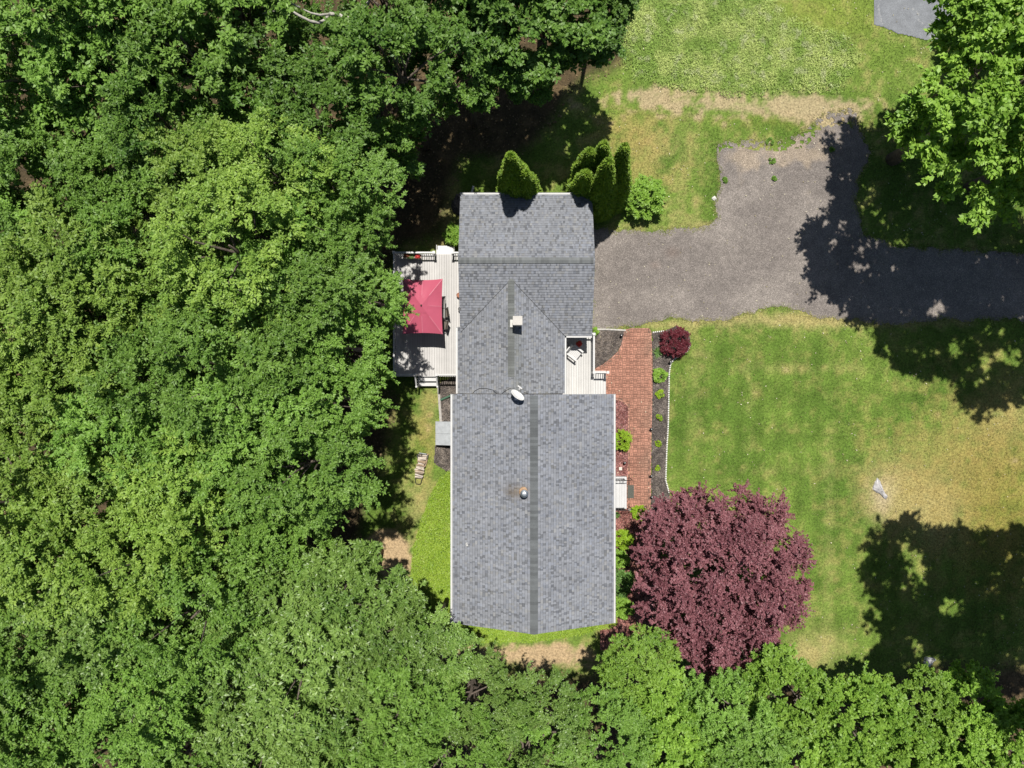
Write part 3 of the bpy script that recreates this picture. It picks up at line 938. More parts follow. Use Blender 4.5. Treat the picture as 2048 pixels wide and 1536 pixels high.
# doors
dm = MB().box(AX1 - .315, AX1 - .26, -6.85, -5.9, .55, 2.65).build("door", plain("red_brown_door", (.16, .05, .04), .5), house)
MB().tube([(AX1 - .25, -6.75, 1.5), (AX1 - .19, -6.75, 1.5)], .03).build("handle", M_metal, dm)
dm = MB().box(BX0 + .245, BX0 + .298, 1.2, 3.0, .92, 2.95).build("door", M_white, house)
MB().box(BX0 + .235, BX0 + .243, 1.35, 2.05, 1.1, 2.8).box(BX0 + .235, BX0 + .243, 2.15, 2.85, 1.1, 2.8).build("pane", M_glass, dm)
for yy in (4.3, 7.4):
    gd = MB().box(GX1 - .246, GX1 - .20, yy, yy + 2.5, .36, 2.6)
    for q in range(4): gd.box(GX1 - .199, GX1 - .185, yy + .08, yy + 2.42, .42 + q * .55, .88 + q * .55)
    gd.build("garage_door", M_white, house)
# chimney
ch = MB().box(.08, .50, 3.08, 3.47, 3.9, 5.30)
cho = ch.build("chimney", plain("chimney_stucco", (.60, .57, .52), .8), house, bevel=.01)
MB().box(.04, .54, 3.04, 3.51, 5.30, 5.38).build("chimney_cap", plain("chimney_cap_stone", (.45, .43, .40), .8), cho, bevel=.015)
MB().box(-.10, .06, 3.00, 3.40, 4.1, 4.50).build("flashing", plain("pale_flashing", (.46, .45, .42), .6), cho)
# round vent with cap and rust stain, small plumbing vent
vx, vy = P(1048.5, 987, 7.3)
zr_ = AZe + (vx - AX0) * pitch
vp = MB().lathe((vx, vy, zr_ - .1), [(.12, 0), (.12, .55), (.19, .56), (.20, .60), (.19, .66), (.10, .71), (.02, .72)], 24).build("flue_pipe", M_metal, house, smooth=False)
MB().lathe((vx, vy + .02, zr_ - .03), [(.26, 0), (.24, .07), (.13, .12)], 24).build("flashing", plain("rusted_collar", (.34, .22, .13), .7, amp=.4, scale=18), vp)
vx2, vy2 = P(934, 1091, 6.0)
zv = AZe + (vx2 - AX0) * pitch
v2 = MB().lathe((vx2, vy2, zv - .05), [(.10, 0), (.09, .06), (.055, .08), (.055, .30), (.035, .30), (.03, .2)], 16).build("vent_pipe", M_white, house)
# rusty staining of the shingles below the flue: tint those faces
me = roofA.data; off = np.array(house.location)
co = np.empty(len(me.vertices) * 3, dtype=np.float32); me.vertices.foreach_get("co", co); co = co.reshape(-1, 3) + off
ca = np.empty(len(me.vertices) * 4, dtype=np.float32); me.attributes["Col"].data.foreach_get("color", ca); ca = ca.reshape(-1, 4)
nn_ = fbm(co[:, 0], co[:, 1], .35, 3)
w = np.exp(-((co[:, 0] - (vx - .30)) / .55) ** 2 - ((co[:, 1] - vy - .02) / .30) ** 2) * (.4 + nn_) * (co[:, 0] < AR)
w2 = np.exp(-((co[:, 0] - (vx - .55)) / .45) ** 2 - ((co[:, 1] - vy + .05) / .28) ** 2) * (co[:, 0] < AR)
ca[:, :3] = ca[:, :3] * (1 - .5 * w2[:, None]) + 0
ca[:, :3] = ca[:, :3] * (1 - .45 * np.clip(w, 0, 1)[:, None]) + np.array([.24, .17, .09]) * .45 * np.clip(w, 0, 1)[:, None]
mott = fbm(co[:, 0], co[:, 1], 1.4, 19)
ca[:, :3] *= (.86 + .20 * mott + .10 * fbm(co[:, 0] * .25, co[:, 1], .5, 57))[:, None]
me.attributes["Col"].data.foreach_set("color", ca.ravel())
me = roofB.data
# lichen darkening along the middle ridge
co = np.empty(len(me.vertices) * 3, dtype=np.float32); me.vertices.foreach_get("co", co); co = co.reshape(-1, 3) + off
ca = np.empty(len(me.vertices) * 4, dtype=np.float32); me.attributes["Col"].data.foreach_get("color", ca); ca = ca.reshape(-1, 4)
w = np.exp(-((co[:, 0] - .25) / .35) ** 2) * (co[:, 1] < 2.8) * fbm(co[:, 0], co[:, 1], .5, 29) * .9
ca[:, :3] = ca[:, :3] * (1 - .55 * w[:, None]) + np.array([.11, .12, .10]) * .55 * w[:, None]
ca[:, :3] *= (.92 + .16 * fbm(co[:, 0], co[:, 1], 1.1, 39))[:, None]
me.attributes["Col"].data.foreach_set("color", ca.ravel())
# downspouts
MB().tube([(-3.1, -.62, 5.25), (-2.78, -.62, 5.0), (-2.78, -.62, .35), (-2.85, -.64, .2)], .045).build("downspout", M_white, house)

# green drain pipe and north spout lying on the ground
a = P(902, 791, .15); b = P(881, 800, .1)
tag(MB().tube([(a[0], a[1], .20), (b[0], b[1], .09)], [.055, .065]).build("drain_pipe", plain("green_plastic", (.06, .13, .085), .5), loc=(a[0], a[1], 0)), "green plastic drain pipe lying across the mulch", "drain pipe")
a = P(943, 388, .1); b = P(947, 372, .1)
tag(MB().bar((a[0], a[1], .14), (b[0], b[1], .10), .11, .08).build("drain_spout", M_white, loc=(a[0], a[1], 0)), "white drain spout sticking out behind the garage roof", "drain spout")

# satellite dish on the roof edge
dx, dy = P(1034, 792, 7.4)
zD = AZe + (dx - AX0) * pitch
dish = empty("satellite_dish", (dx, dy - .12, zD))
tag(dish, "white oval satellite dish on a bent arm at the roof edge", "satellite dish")
fwd = Vector((.52, .72, .46)).normalized(); side = Vector((.80, -.60, 0)).normalized(); upv = side.cross(fwd).normalized()
cen = Vector((dx, dy, zD + .62))
m = MB(); R_, S_ = 8, 28
m.v.append(tuple(cen - fwd * .0))
for i in range(1, R_ + 1):
    t = i / R_
    for kk in range(S_):
        a = 2 * math.pi * kk / S_
        m.v.append(tuple(cen + side * (.38 * t * math.cos(a)) + upv * (.35 * t * math.sin(a)) + fwd * (.07 * t * t)))
for kk in range(S_): m.f.append((0, 1 + kk, 1 + (kk + 1) % S_))
for i in range(R_ - 1):
    for kk in range(S_):
        a = 1 + i * S_ + kk; b = 1 + i * S_ + (kk + 1) % S_
        m.f.append((a, a + S_, b + S_, b))
rf = m.build("reflector", plain("dish_white", (.72, .72, .72), .35, amp=.02), dish, smooth=True)
so = rf.modifiers.new("thick", 'SOLIDIFY'); so.thickness = .015
tip = cen + Vector((.14, .43, .12))
low = cen - upv * .30 + fwd * .02
MB().tube([tuple(low), tuple(low * .35 + tip * .65 - Vector((0, 0, .06))), tuple(tip)], .022).build("feed_arm", M_white, dish)
MB().bar(tuple(tip - side * .13), tuple(tip + side * .13), .07, .07).bar(tuple(tip + side * .03), tuple(tip + side * .03 - fwd * .13), .07, .07).build("receiver", M_white, dish, bevel=.01)
MB().tube([(dx + .02, dy - .12, zD), (dx + .02, dy - .12, zD + .5), tuple(cen - fwd * .05)], .03).box(dx - .12, dx + .16, dy - .22, dy - .02, zD - .05, zD + .03).build("mount", M_metal, dish)
rb = lambda x: BZr - abs(x - BR) * BP + .03
for pts in ([(944, 787), (950, 781), (958, 777), (972, 777), (985, 780), (992, 787)], [(1004, 787), (1012, 781), (1020, 777), (1030, 776)], [(1048, 785), (1056, 787)]):
    ww = []
    for a, b in pts:
        q = P(a, b, 4.2); ww.append((q[0], max(q[1], AY1 + .02), rb(q[0])))
    MB().tube(ww, .016, 5).build("cable", M_iron, dish)
q = [P(a, b, 6.5) for a, b in ((1017, 786), (1014, 793), (1019, 797), (1024, 794))]
MB().tube([(a, b, AZe + (a - AX0) * pitch + .035) for a, b in q], .010, 5).build("cable", M_iron, dish)


# ---------------------------------------------------------------- decks
def decking(name, rects, z, parent, bw=.14, z_thick=.03, tone=(.425, .415, .405), seed=1):
    rg = random.Random(seed)
    V, Cc = [], []
    for (x0, x1, y0, y1) in rects:
        n = int(round((x1 - x0) / bw)); w = (x1 - x0) / n
        for i in range(n):
            a, b = x0 + i * w + .005, x0 + (i + 1) * w - .005
            c = np.array(tone) * rg.uniform(.90, 1.06)
            q = [(a, y0, z - z_thick), (b, y0, z - z_thick), (b, y1, z - z_thick), (a, y1, z - z_thick), (a, y0, z), (b, y0, z), (b, y1, z), (a, y1, z)]
            for f in ((4, 5, 6, 7), (0, 1, 5, 4), (1, 2, 6, 5), (2, 3, 7, 6), (3, 0, 4, 7)):
                V.append([q[j] for j in f]); Cc.append([c] * 4)
    return finish((V, Cc), name, parent, M_board)


def railing(parent, a, b, zb, h=.92, posts=(True, True), gap=.12, extra=None):
    """a,b (x,y) ; returns the part"""
    a, b = Vector((*a, 0)), Vector((*b, 0)); L_ = (b - a).length; d = (b - a) / L_
    m = MB()
    m.bar((a.x, a.y, zb + h), (b.x, b.y, zb + h), .09, .05); m.bar((a.x, a.y, zb + .10), (b.x, b.y, zb + .10), .05, .05)
    for p_, on in ((a, posts[0]), (b, posts[1])):
        if on:
            m.box(p_.x - .055, p_.x + .055, p_.y - .055, p_.y + .055, zb, zb + h + .06)
            m.box(p_.x - .075, p_.x + .075, p_.y - .075, p_.y + .075, zb + h + .061, zb + h + .10)
    ro = m.build("railing", M_white, parent)
    n = int(L_ / gap); me0 = None
    for i in range(1, n):
        p_ = a + d * (L_ * i / n)
        if me0 is None:
            bo = MB().box(-.018, .018, -.018, .018, zb + .126, zb + h - .026).build("baluster", M_white, None)
            me0 = bo.data
        else:
            bo = bpy.data.objects.new("baluster", me0); COL.objects.link(bo)
        bo.parent = ro
        bo.location = (p_.x - parent.location.x, p_.y - parent.location.y, -parent.location.z)
    return ro


deck = empty("deck", (-4.7, 4.0, 0))
tag(deck, "large pale board deck with white railings under the red umbrella", "deck")
DZ = .9
dx0, dx1, dy0, dy1 = -6.74, -2.66, .46, 7.50
decking("deck_floor", [(dx0, dx1, dy0, dy1)], DZ, deck, seed=2)
MB().box(dx0, dx1, dy0 - .03, dy0 - .002, DZ - .25, DZ - .005).box(dx0, dx1, dy1 + .002, dy1 + .03, DZ - .25, DZ - .005).box(dx0 - .03, dx0 - .002, dy0, dy1, DZ - .25, DZ - .005).build("fascia", M_white, deck)
M_tp = plain("treated_post", (.22, .18, .12), .8)
for xx in (dx0 + .15, -4.7, -3.0):
    for yy in (dy0 + .15, 4.0, dy1 - .15): MB().box(xx - .05, xx + .05, yy - .05, yy + .05, -.05, DZ - .03).build("deck_post", M_tp, deck)
railing(deck, (-6.68, 7.44), (-6.68, .52), DZ)
railing(deck, (-6.68, 7.44), (-4.42, 7.44), DZ, posts=(False, True))
railing(deck, (-3.38, 7.44), (-2.70, 7.44), DZ, posts=(True, False))
railing(deck, (-6.68, .52), (-5.48, .52), DZ, posts=(False, True))
railing(deck, (-4.28, .52), (-2.74, .52), DZ, posts=(True, False))
# steps, towards the firewood and at the opposite end
m = MB()
for i, (ya, yb, z) in enumerate(((.42, .16, .68), (.15, -.12, .42))):
    m.box(-5.46, -4.30, yb, ya - .01, z - .04, z)
m.box(-5.50, -5.465, -.14, .42, .05, .60).box(-4.295, -4.26, -.14, .42, .05, .60)
m.build("stair", M_white, deck, bevel=.006)
m = MB()
for i, (ya, yb, z) in enumerate(((7.54, 7.82, .68),)):
    m.box(-4.38, -3.40, ya, yb, z - .04, z)
m.box(-4.36, -3.42, 7.84, 8.10, .38, .42).box(-4.42, -4.385, 7.54, 8.12, .05, .60).box(-3.395, -3.36, 7.54, 8.12, .05, .60)
m.build("stair", M_white, deck, bevel=.006)
for xx in (-5.48, -4.28):
    m = MB().bar((xx, .46, DZ + .88), (xx, -.16, .42 + .84), .08, .05).box(xx - .05, xx + .05, -.20, -.10, .0, 1.34)
    rl = m.build("stair_rail", M_white, deck)
    for q in range(1, 4): MB().box(xx - .018, xx + .018, .46 - q * .15, .495 - q * .15, .60, DZ + .83 - q * .12).build("baluster", M_white, rl)

porch = empty("porch", (4.0, 1.0, 0))
tag(porch, "small white board porch with one white chair, between roof and brick path", "porch")
decking("deck_floor", [(2.60, 4.70, -.70, 2.96)], DZ, porch, seed=4, tone=(.45, .445, .435))
decking("step", [(4.72, 5.46, -.70, .74)], .62, porch, seed=5, tone=(.455, .45, .44))
MB().box(4.702, 4.72, -.70, 2.96, DZ - .28, DZ - .004).box(5.462, 5.48, -.70, .74, .05, .615).box(4.72, 5.46, .745, .77, .05, .615).build("fascia", M_white, porch)
railing(porch, (4.64, 2.82), (4.64, .66), DZ)
railing(porch, (4.64, .66), (5.42, .66), .62, h=1.2, posts=(False, True), gap=.13)
railing(porch, (4.30, 2.86), (4.58, 2.86), DZ, posts=(False, False))

# front landing with iron handrails
ld = empty("entry_landing", (5.8, -6.35, 0))
tag(ld, "white entrance landing with black iron handrails beside the brick path", "landing")
LZ = .55
decking("landing_floor", [(4.95, 6.70, -7.28, -5.42)], LZ, ld, bw=.145, tone=(.48, .485, .49), seed=8)
MB().box(4.95, 6.70, -7.27, -5.43, .0, LZ - .032).build("landing_base", M_white, ld)
for yy in (-5.52, -7.22):
    m = MB()
    m.tube([(5.2, yy, LZ + .88), (6.55, yy, LZ + .88), (6.95, yy - .0, LZ + .62)], .022, 6)
    m.tube([(5.2, yy, LZ + .12), (6.55, yy, LZ + .12)], .014, 6)
    for xx in (5.2, 6.5): m.tube([(xx, yy, LZ), (xx, yy, LZ + .92)], .02, 6)
    m.tube([(6.9, yy, .03), (6.93, yy, LZ + .64)], .02, 6)
    for q in range(8):
        xx = 5.36 + q * .155
        m.tube([(xx, yy, LZ + .12), (xx, yy, LZ + .88)], .010, 5)
        if q % 2 == 0: m.tube([(xx, yy + .03, LZ + .35), (xx + .04, yy + .05, LZ + .5), (xx + .07, yy - .04, LZ + .68), (xx + .12, yy, LZ + .8)], .011, 5)
    m.build("handrail", M_iron, ld)
ax, ay = P(1254.5, 970); bx_, by_ = P(1267.5, 996)
m = MB(); n = 12
top = []
for i in range(n + 1):
    t = i / n; top.append((bx_ + .018 * math.cos(i * math.pi), ay + (by_ - ay) * t, .066))
pts = [(ax, ay, .066)] + top + [(ax, by_, .066)]
m.poly(pts); m.poly([(p_[0], p_[1], .046) for p_ in pts])
for i in range(len(pts)): a, b = pts[i], pts[(i + 1) % len(pts)]; m.poly([a, b, (b[0], b[1], .046), (a[0], a[1], .046)])
tag(m.build("door_mat", M_rubber, loc=(ax, ay, 0)), "dark grey door mat on the bricks in front of the landing", "door mat")

# cellar bulkhead
x0, y1 = P(871, 844, .75); x1, y0 = P(906, 890, .75)
bh = empty("cellar_bulkhead", (x0, (y0 + y1) / 2, 0)); tag(bh, "grey two-leaf cellar bulkhead against the house wall", "bulkhead")
m = MB(); m.box(x0, x1 + .3, y0, y1, 0, .45)
m.poly([(x0, y0, .45), (x1 + .3, y0, .45), (x1 + .3, y0, .92)]); m.poly([(x0, y1, .45), (x1 + .3, y1, .45), (x1 + .3, y1, .92)])
m.build("housing", M_grey, bh)
ym = (y0 + y1) / 2
for a, b in ((y0 - .02, ym - .012), (ym + .012, y1 + .02)):
    m = MB(); n0 = len(m.v)
    za, zb_ = .47, .95
    m.v += [(x0 - .03, a, za), (x1 + .3, a, zb_), (x1 + .3, b, zb_), (x0 - .03, b, za), (x0 - .03, a, za + .04), (x1 + .3, a, zb_ + .04), (x1 + .3, b, zb_ + .04), (x0 - .03, b, za + .04)]
    m.f += [(0, 3, 2, 1), (4, 5, 6, 7), (0, 1, 5, 4), (1, 2, 6, 5), (2, 3, 7, 6), (3, 0, 4, 7)]
    do = m.build("door_leaf", M_grey, bh, bevel=.006)
MB().bar((x0, ym + .01, .535), (x1 + .25, ym + .01, 1.005), .05, .03).build("astragal", M_grey, bh)

# ---------------------------------------------------------------- umbrella, table, chairs, pots
ux, uy = P(843, 611, 3.45)
um = empty("patio_umbrella", (ux, uy, DZ)); tag(um, "square red patio umbrella open over the dining table on the deck", "umbrella")
M_can = plain("red_canvas", (.40, .082, .130), .33, amp=.04, scale=2, spec=.5)
_b = M_can.node_tree.nodes["Principled BSDF"]; _b.inputs["Sheen Weight"].default_value = .6; _b.inputs["Sheen Roughness"].default_value = .35
hx, hy = 1.10, 1.52; zt, zl = 3.50, 2.98
m = MB(); n = 16; G = []
for j in range(n + 1):
    row = []
    for i in range(n + 1):
        u, v = -1 + 2 * i / n, -1 + 2 * j / n
        pin_x = 1 - .045 * (1 - v * v) * abs(u) ** 3; pin_y = 1 - .045 * (1 - u * u) * abs(v) ** 3
        rr_ = max(abs(u), abs(v)); z = zt - (zt - zl) * rr_ ** 1.15
        # panels sag between the eight ribs
        ang = math.atan2(v, u); a4 = math.atan2(v * hy, u * hx); sag = .05 * abs(math.sin(2 * ang)) ** .7 * abs(math.cos(2 * ang)) ** .7 * 2 * rr_ * (1.3 - .6 * rr_)
        row.append(len(m.v)); m.v.append((ux + hx * u * pin_x, uy + hy * v * pin_y, z - sag))
    G.append(row)
for j in range(n):
    for i in range(n):
        a_, b_, c_, d_ = G[j][i], G[j][i + 1], G[j + 1][i + 1], G[j + 1][i]
        m.f += [(a_, b_, c_), (a_, c_, d_)] if (i < n / 2) == (j < n / 2) else [(a_, b_, d_), (b_, c_, d_)]
Gv = list(m.v)
cp = m.build("canopy", M_can, um, smooth=False)
m = MB()
for a_, z_ in ((.0, zt + .05), (.33, zt - .035)):
    pass
q = [(ux + .30 * sx, uy + .40 * sy, zt - .105) for sx, sy in ((-1, -1), (1, -1), (1, 1), (-1, 1))]
for i in range(4): m.poly([q[i], q[(i + 1) % 4], (ux, uy, zt + .06)])
m.build("vent_flap", M_can, cp)
M_seam = plain("seam_tape", (.45, .13, .18), .5)
sm = MB()
hn = n // 2
for di, dj in ((1, 1), (1, -1), (-1, 1), (-1, -1), (1, 0), (-1, 0), (0, 1), (0, -1)):
    for q_ in range(3, hn):
        a = Vector(Gv[G[hn + dj * q_][hn + di * q_]]); b = Vector(Gv[G[hn + dj * (q_ + 1)][hn + di * (q_ + 1)]])
        sm.bar(tuple(a + Vector((0, 0, .006))), tuple(b + Vector((0, 0, .006))), .035, .006)
sm.build("seam", M_seam, cp)
MB().lathe((ux, uy, zt + .05), [(.05, 0), (.05, .05), (.02, .09), (.035, .13), (.01, .17)], 12).build("finial", plain("bronze", (.15, .12, .10), .4, metal=.6), um)
MB().tube([(ux, uy, DZ), (ux, uy, zt + .04)], .024).build("pole", M_dark, um)
for i in range(8):
    a = i * math.pi / 4
    c_, s_ = math.cos(a), math.sin(a); sc_ = 1 / max(abs(c_), abs(s_))
    fx = .955 if i % 2 == 0 else 1.0
    MB().tube([(ux, uy, zt - .10), (ux + hx * c_ * sc_ * fx * .95, uy + hy * s_ * sc_ * fx * .95, zl - .05)], .010, 5).build("rib", M_dark, um)

tb = empty("patio_table", (-4.95, 4.28, DZ)); tag(tb, "glass-topped patio table with dark frame half hidden by the umbrella", "table")
tx0, tx1, ty0, ty1, tz = -5.95, -3.80, 3.72, 4.90, DZ + .73
MB().box(tx0, tx1, ty0, ty0 + .05, tz - .03, tz).box(tx0, tx1, ty1 - .05, ty1, tz - .03, tz).box(tx0, tx0 + .05, ty0 + .05, ty1 - .05, tz - .03, tz).box(tx1 - .05, tx1, ty0 + .05, ty1 - .05, tz - .03, tz).box(tx0 + .05, tx1 - .05, 4.29, 4.33, tz - .03, tz).build("table_frame", M_dark, tb)
MB().box(tx0 + .05, tx1 - .05, ty0 + .05, 4.287, tz - .02, tz - .008).box(tx0 + .05, tx1 - .05, 4.333, ty1 - .05, tz - .02, tz - .008).build("table_top", plain("pale_glass", (.42, .44, .40), .2), tb)
for xx in (tx0 + .06, tx1 - .06):
    for yy in (ty0 + .06, ty1 - .06): MB().box(xx - .02, xx + .02, yy - .02, yy + .02, DZ, tz - .03).build("leg", M_dark, tb)


def sling_chair(cx, cy, rot, label):
    r_ = empty("patio_chair", (cx, cy, DZ), rot)
    tag(r_, label, "chair", "dark sling chairs at the patio table")
    MB().box(-.23, .23, -.24, .24, .40, .425).build("seat", plain("sling_fabric", (.10, .085, .07), .8), r_, world=False)
    m = MB(); m.v += [(.22, -.24, .42), (.22, .24, .42), (.36, .24, .95), (.36, -.24, .95), (.24, -.24, .41), (.24, .24, .41), (.38, .24, .95), (.38, -.24, .95)]
    m.f += [(0, 1, 2, 3), (4, 7, 6, 5), (0, 4, 5, 1), (3, 2, 6, 7), (0, 3, 7, 4), (1, 5, 6, 2)]
    m.build("backrest", bpy.data.materials["sling_fabric"], r_, world=False)
    for s in (-1, 1):
        MB().tube([(-.22, s * .26, 0), (-.22, s * .26, .60), (-.05, s * .27, .64), (.26, s * .26, .62), (.38, s * .25, .97)], .016, 6).build("arm_frame", M_dark, r_, world=False)
        MB().tube([(.20, s * .26, .62), (.27, s * .26, .0)], .016, 6).build("leg", M_dark, r_, world=False)
    return r_


c1 = sling_chair(-3.95, 4.05, .12, "dark sling chair at the table's middle, half under the umbrella")
c2 = empty("patio_chair", (-3.98, 3.42, DZ), -.25)
tag(c2, "dark sling chair nearer the deck steps, half in the umbrella's shade", "chair", "dark sling chairs at the patio table")
for chd in list(c1.children):
    cc = chd.copy(); COL.objects.link(cc); cc.parent = c2


def pot_mesh(parent, r0, h, mat):
    return MB().lathe((0, 0, 0), [(r0 * .7, 0), (r0 * .95, h * .8), (r0 * 1.08, h * .82), (r0 * 1.08, h), (r0 * .9, h), (r0 * .85, h * .9)], 18).build("pot", mat, parent, world=False)


def posy(parent, name, z, rad, n, mat, seed, L=.06, W=.045, hz=.5):
    r = np.random.default_rng(seed)
    d = unit(r.normal(0, 1, (n, 3))); d[:, 2] = np.abs(d[:, 2])
    p = d * rad * (.5 + .5 * r.random((n, 1))); p[:, 2] = p[:, 2] * hz + z
    a = r.uniform(0, 6.28, n)
    V, F = kites(p, unit(np.stack([np.cos(a), np.sin(a), r.normal(0, .3, n)], 1)), unit(d + r.normal(0, .4, (n, 3))), L * r.uniform(.7, 1.3, n), W * r.uniform(.7, 1.3, n))
    return np_mesh(name, V, F, mat, parent=parent, attrs={"tone": np.repeat(r.random(n), 4)})


M_terra = plain("terracotta", (.28, .12, .07), .8)
M_redfl = leaf_mat("petal_red", (.45, .03, .03), (.70, .07, .06), trans=.2, vary=0)
M_orfl = leaf_mat("petal_rust", (.22, .06, .03), (.34, .12, .06), trans=.2, vary=0)
M_brownpot = plain("brown_glazed_pot", (.16, .09, .06), .4)
for (px, py, z, lab, fm, rad) in ((835, 512, DZ + .55, "red geraniums in a planter hung on the deck rail", M_redfl, .16), (813, 510, DZ + .55, "rust coloured flowers in a rail planter at the deck corner", M_orfl, .15), (822, 512, DZ + .5, "leafy green plant in a rail planter between red and rust flowers", None, .17)):
    x, y = P(px, py, z + .2)
    f = empty("flower_planter", (x, y, z - .12)); tag(f, lab, "planter")
    MB().box(-.20, .20, -.10, .10, 0, .18).build("planter_box", M_brownpot, f, world=False, bevel=.01)
    posy(f, "foliage", .18, rad * 1.15, 130, LEAF['shrub'], 3 + px)
    if fm: posy(f, "flowers", .25, rad, 150, fm, 5 + px)
x, y = P(1159, 687, DZ + .5)
f = empty("flower_pot", (x, y, DZ)); tag(f, "pot of red flowers in the shaded porch corner behind the chair", "flower pot")
pot_mesh(f, .15, .28, M_terra); posy(f, "foliage", .28, .18, 120, LEAF['shrub'], 31); posy(f, "flowers", .36, .17, 260, M_redfl, 32)
for (px, py, lab, mt) in ((918.5, 590, "brown round bowl planter half under the garage roof edge", M_terra), (921.5, 618, "small black round pot half under the roof edge by the deck", M_iron)):
    x, y = P(px, py, DZ + .3)
    f = empty("plant_pot", (x - .02, y, DZ)); tag(f, lab, "pot"); pot_mesh(f, .13, .3, mt)
    MB().lathe((0, 0, .2), [(.11, 0), (.11, .04), (.02, .06)], 14).build("soil", plain("pot_soil", (.07, .045, .03), .9), f, world=False)

# white porch chair
x, y = P(1150, 706, DZ + .5)
pc = empty("porch_chair", (x, y, DZ), math.radians(52)); tag(pc, "white slatted wooden armchair on the porch", "chair")
m = MB()
for i in range(7): m.box(-.24 + i * .073, -.24 + i * .073 + .062, -.26, .28, .40, .425)
m.build("seat", M_white, pc, world=False)
# backrest leans beyond +y (local)
m = MB()
for i in range(6):
    xx = -.22 + i * .085
    m.bar((xx, .28, .42), (xx, .48, 1.0), .055, .02, up=(0, 1, 0))
m.bar((-.27, .285, .46), (.27, .285, .46), .05, .03); m.bar((-.27, .475, .97), (.27, .475, .97), .07, .03)
m.build("backrest", M_white, pc, world=False)
for s in (-1, 1):
    MB().box(s * .31 - .05, s * .31 + .05, -.34, .34, .62, .645).build("arm", M_white, pc, world=False)
    MB().box(s * .29 - .025, s * .29 + .025, -.30, -.24, 0, .62).build("leg", M_white, pc, world=False)
    MB().box(s * .29 - .025, s * .29 + .025, .26, .32, 0, .62).build("leg", M_white, pc, world=False)
MB().box(-.27, .27, -.30, -.262, .34, .40).build("apron", M_white, pc, world=False)

# ---------------------------------------------------------------- firewood on a hand truck
x, y = P(841, 934, .3)
ht = empty("hand_truck", (x, y, 0), math.radians(-10)); tag(ht, "black hand truck lying flat with its loop handle on the grass", "hand truck")
MB().tube([(-.20, .80, .16), (-.20, -.62, .14), (-.16, -.98, .14), (-.12, -1.03, .14), (.12, -1.03, .14), (.16, -.98, .14), (.20, -.62, .14), (.20, .80, .16)], .018, 6).build("frame", M_iron, ht, world=False)
MB().box(-.22, .22, .80, .83, .10, .40).build("toe_plate", M_metal, ht, world=False)
for s in (-1, 1): MB().tube([(s * .26, .62, .13), (s * .33, .62, .13)], .13, 16).build("wheel", M_rubber, ht, world=False)
M_log = col_mat("split_firewood", .85, .30, 6, .2, bump=.006, bscale=30)
rg = random.Random(12)
logs = [(-.02 + rg.uniform(-.05, .05), -.62 + i * .118, 0) for i in range(12)] + [(.0, -.5 + i * .20, 1) for i in range(6)] + [(.27, .3, 2), (.27, .58, 2)]
for i, (lx, ly, lay) in enumerate(logs):
    Lg = rg.uniform(.40, .56); rad = rg.uniform(.045, .07)
    m = MB(); seg = 5; n0 = 0
    for e in (-1, 1):
        for kk in range(seg):
            a = 2 * math.pi * kk / seg + rg.uniform(-.25, .25)
            m.v.append((e * Lg / 2, math.cos(a) * rad * rg.uniform(.8, 1.2), math.sin(a) * rad * .8))
    for kk in range(seg): m.f.append((kk, (kk + 1) % seg, seg + (kk + 1) % seg, seg + kk))
    m.f.append(tuple(range(seg))[::-1]); m.f.append(tuple(range(seg, 2 * seg)))
    lo = m.build("firewood_log", M_log, None)
    rot = math.radians(-10 + rg.uniform(-10, 14)) + (1.45 if lay == 2 else 0)
    ca_, sa_ = math.cos(math.radians(-10)), math.sin(math.radians(-10))
    lo.location = (x + lx * ca_ - ly * sa_, y + lx * sa_ + ly * ca_, .22 + lay * .10 if lay < 2 else .12)
    lo.rotation_euler = (rg.uniform(0, 3), 0, rot)
    cbase = np.array(rg.choice([(.46, .40, .34), (.38, .31, .24), (.52, .47, .42), (.30, .22, .15)]))
    a = lo.data.attributes.new("Col", 'FLOAT_COLOR', 'POINT'); a.data.foreach_set("color", np.tile(np.append(cbase, 1), len(lo.data.vertices)).astype(np.float32))
    tag(lo, "pale split firewood log in the stack on the black hand truck", "firewood log", "split logs stacked on the hand truck")

# ---------------------------------------------------------------- stones, kerbs, edging, lights
M_kerb = plain("weathered_timber", (.33, .31, .29), .85, amp=.2)
a, b = P(877, 770), P(882, 843)
tag(MB().bar((a[0], a[1], .05), (b[0], b[1], .05), .14, .14).build("edging_timber", M_kerb, loc=(a[0], a[1], 0)), "straight grey edging timber between grass and mulch by the deck steps", "edging")
m = MB(); pts = [P(1187, 659), (P(1215, 659)), P(1251, 661)]
m.tube([(p_[0], p_[1], .05) for p_ in pts], .06, 6)
tag(m.build("edging_kerb", plain("pale_kerb", (.42, .40, .37), .85, amp=.2), loc=(pts[0][0], pts[0][1], 0)), "pale kerb between the gravel and the curved mulch bed", "edging")
a, b = P(1256, 1019), P(1300, 1022)
tag(MB().bar((a[0], a[1], .05), (b[0], b[1], .05), .10, .12).build("edging_kerb", bpy.data.materials["pale_kerb"], loc=(a[0], a[1], 0)), "pale kerb closing the brick path below the landing", "edging")
pts = [P(*q) for q in ((906, 400), (903, 412), (907, 424), (921, 433))]
tag(MB().tube([(p_[0], p_[1], .03) for p_ in pts], .03, 5).build("edging_strip", M_dark, loc=(pts[0][0], pts[0][1], 0)), "thin dark edging strip round the mulch at the garage corner", "edging")

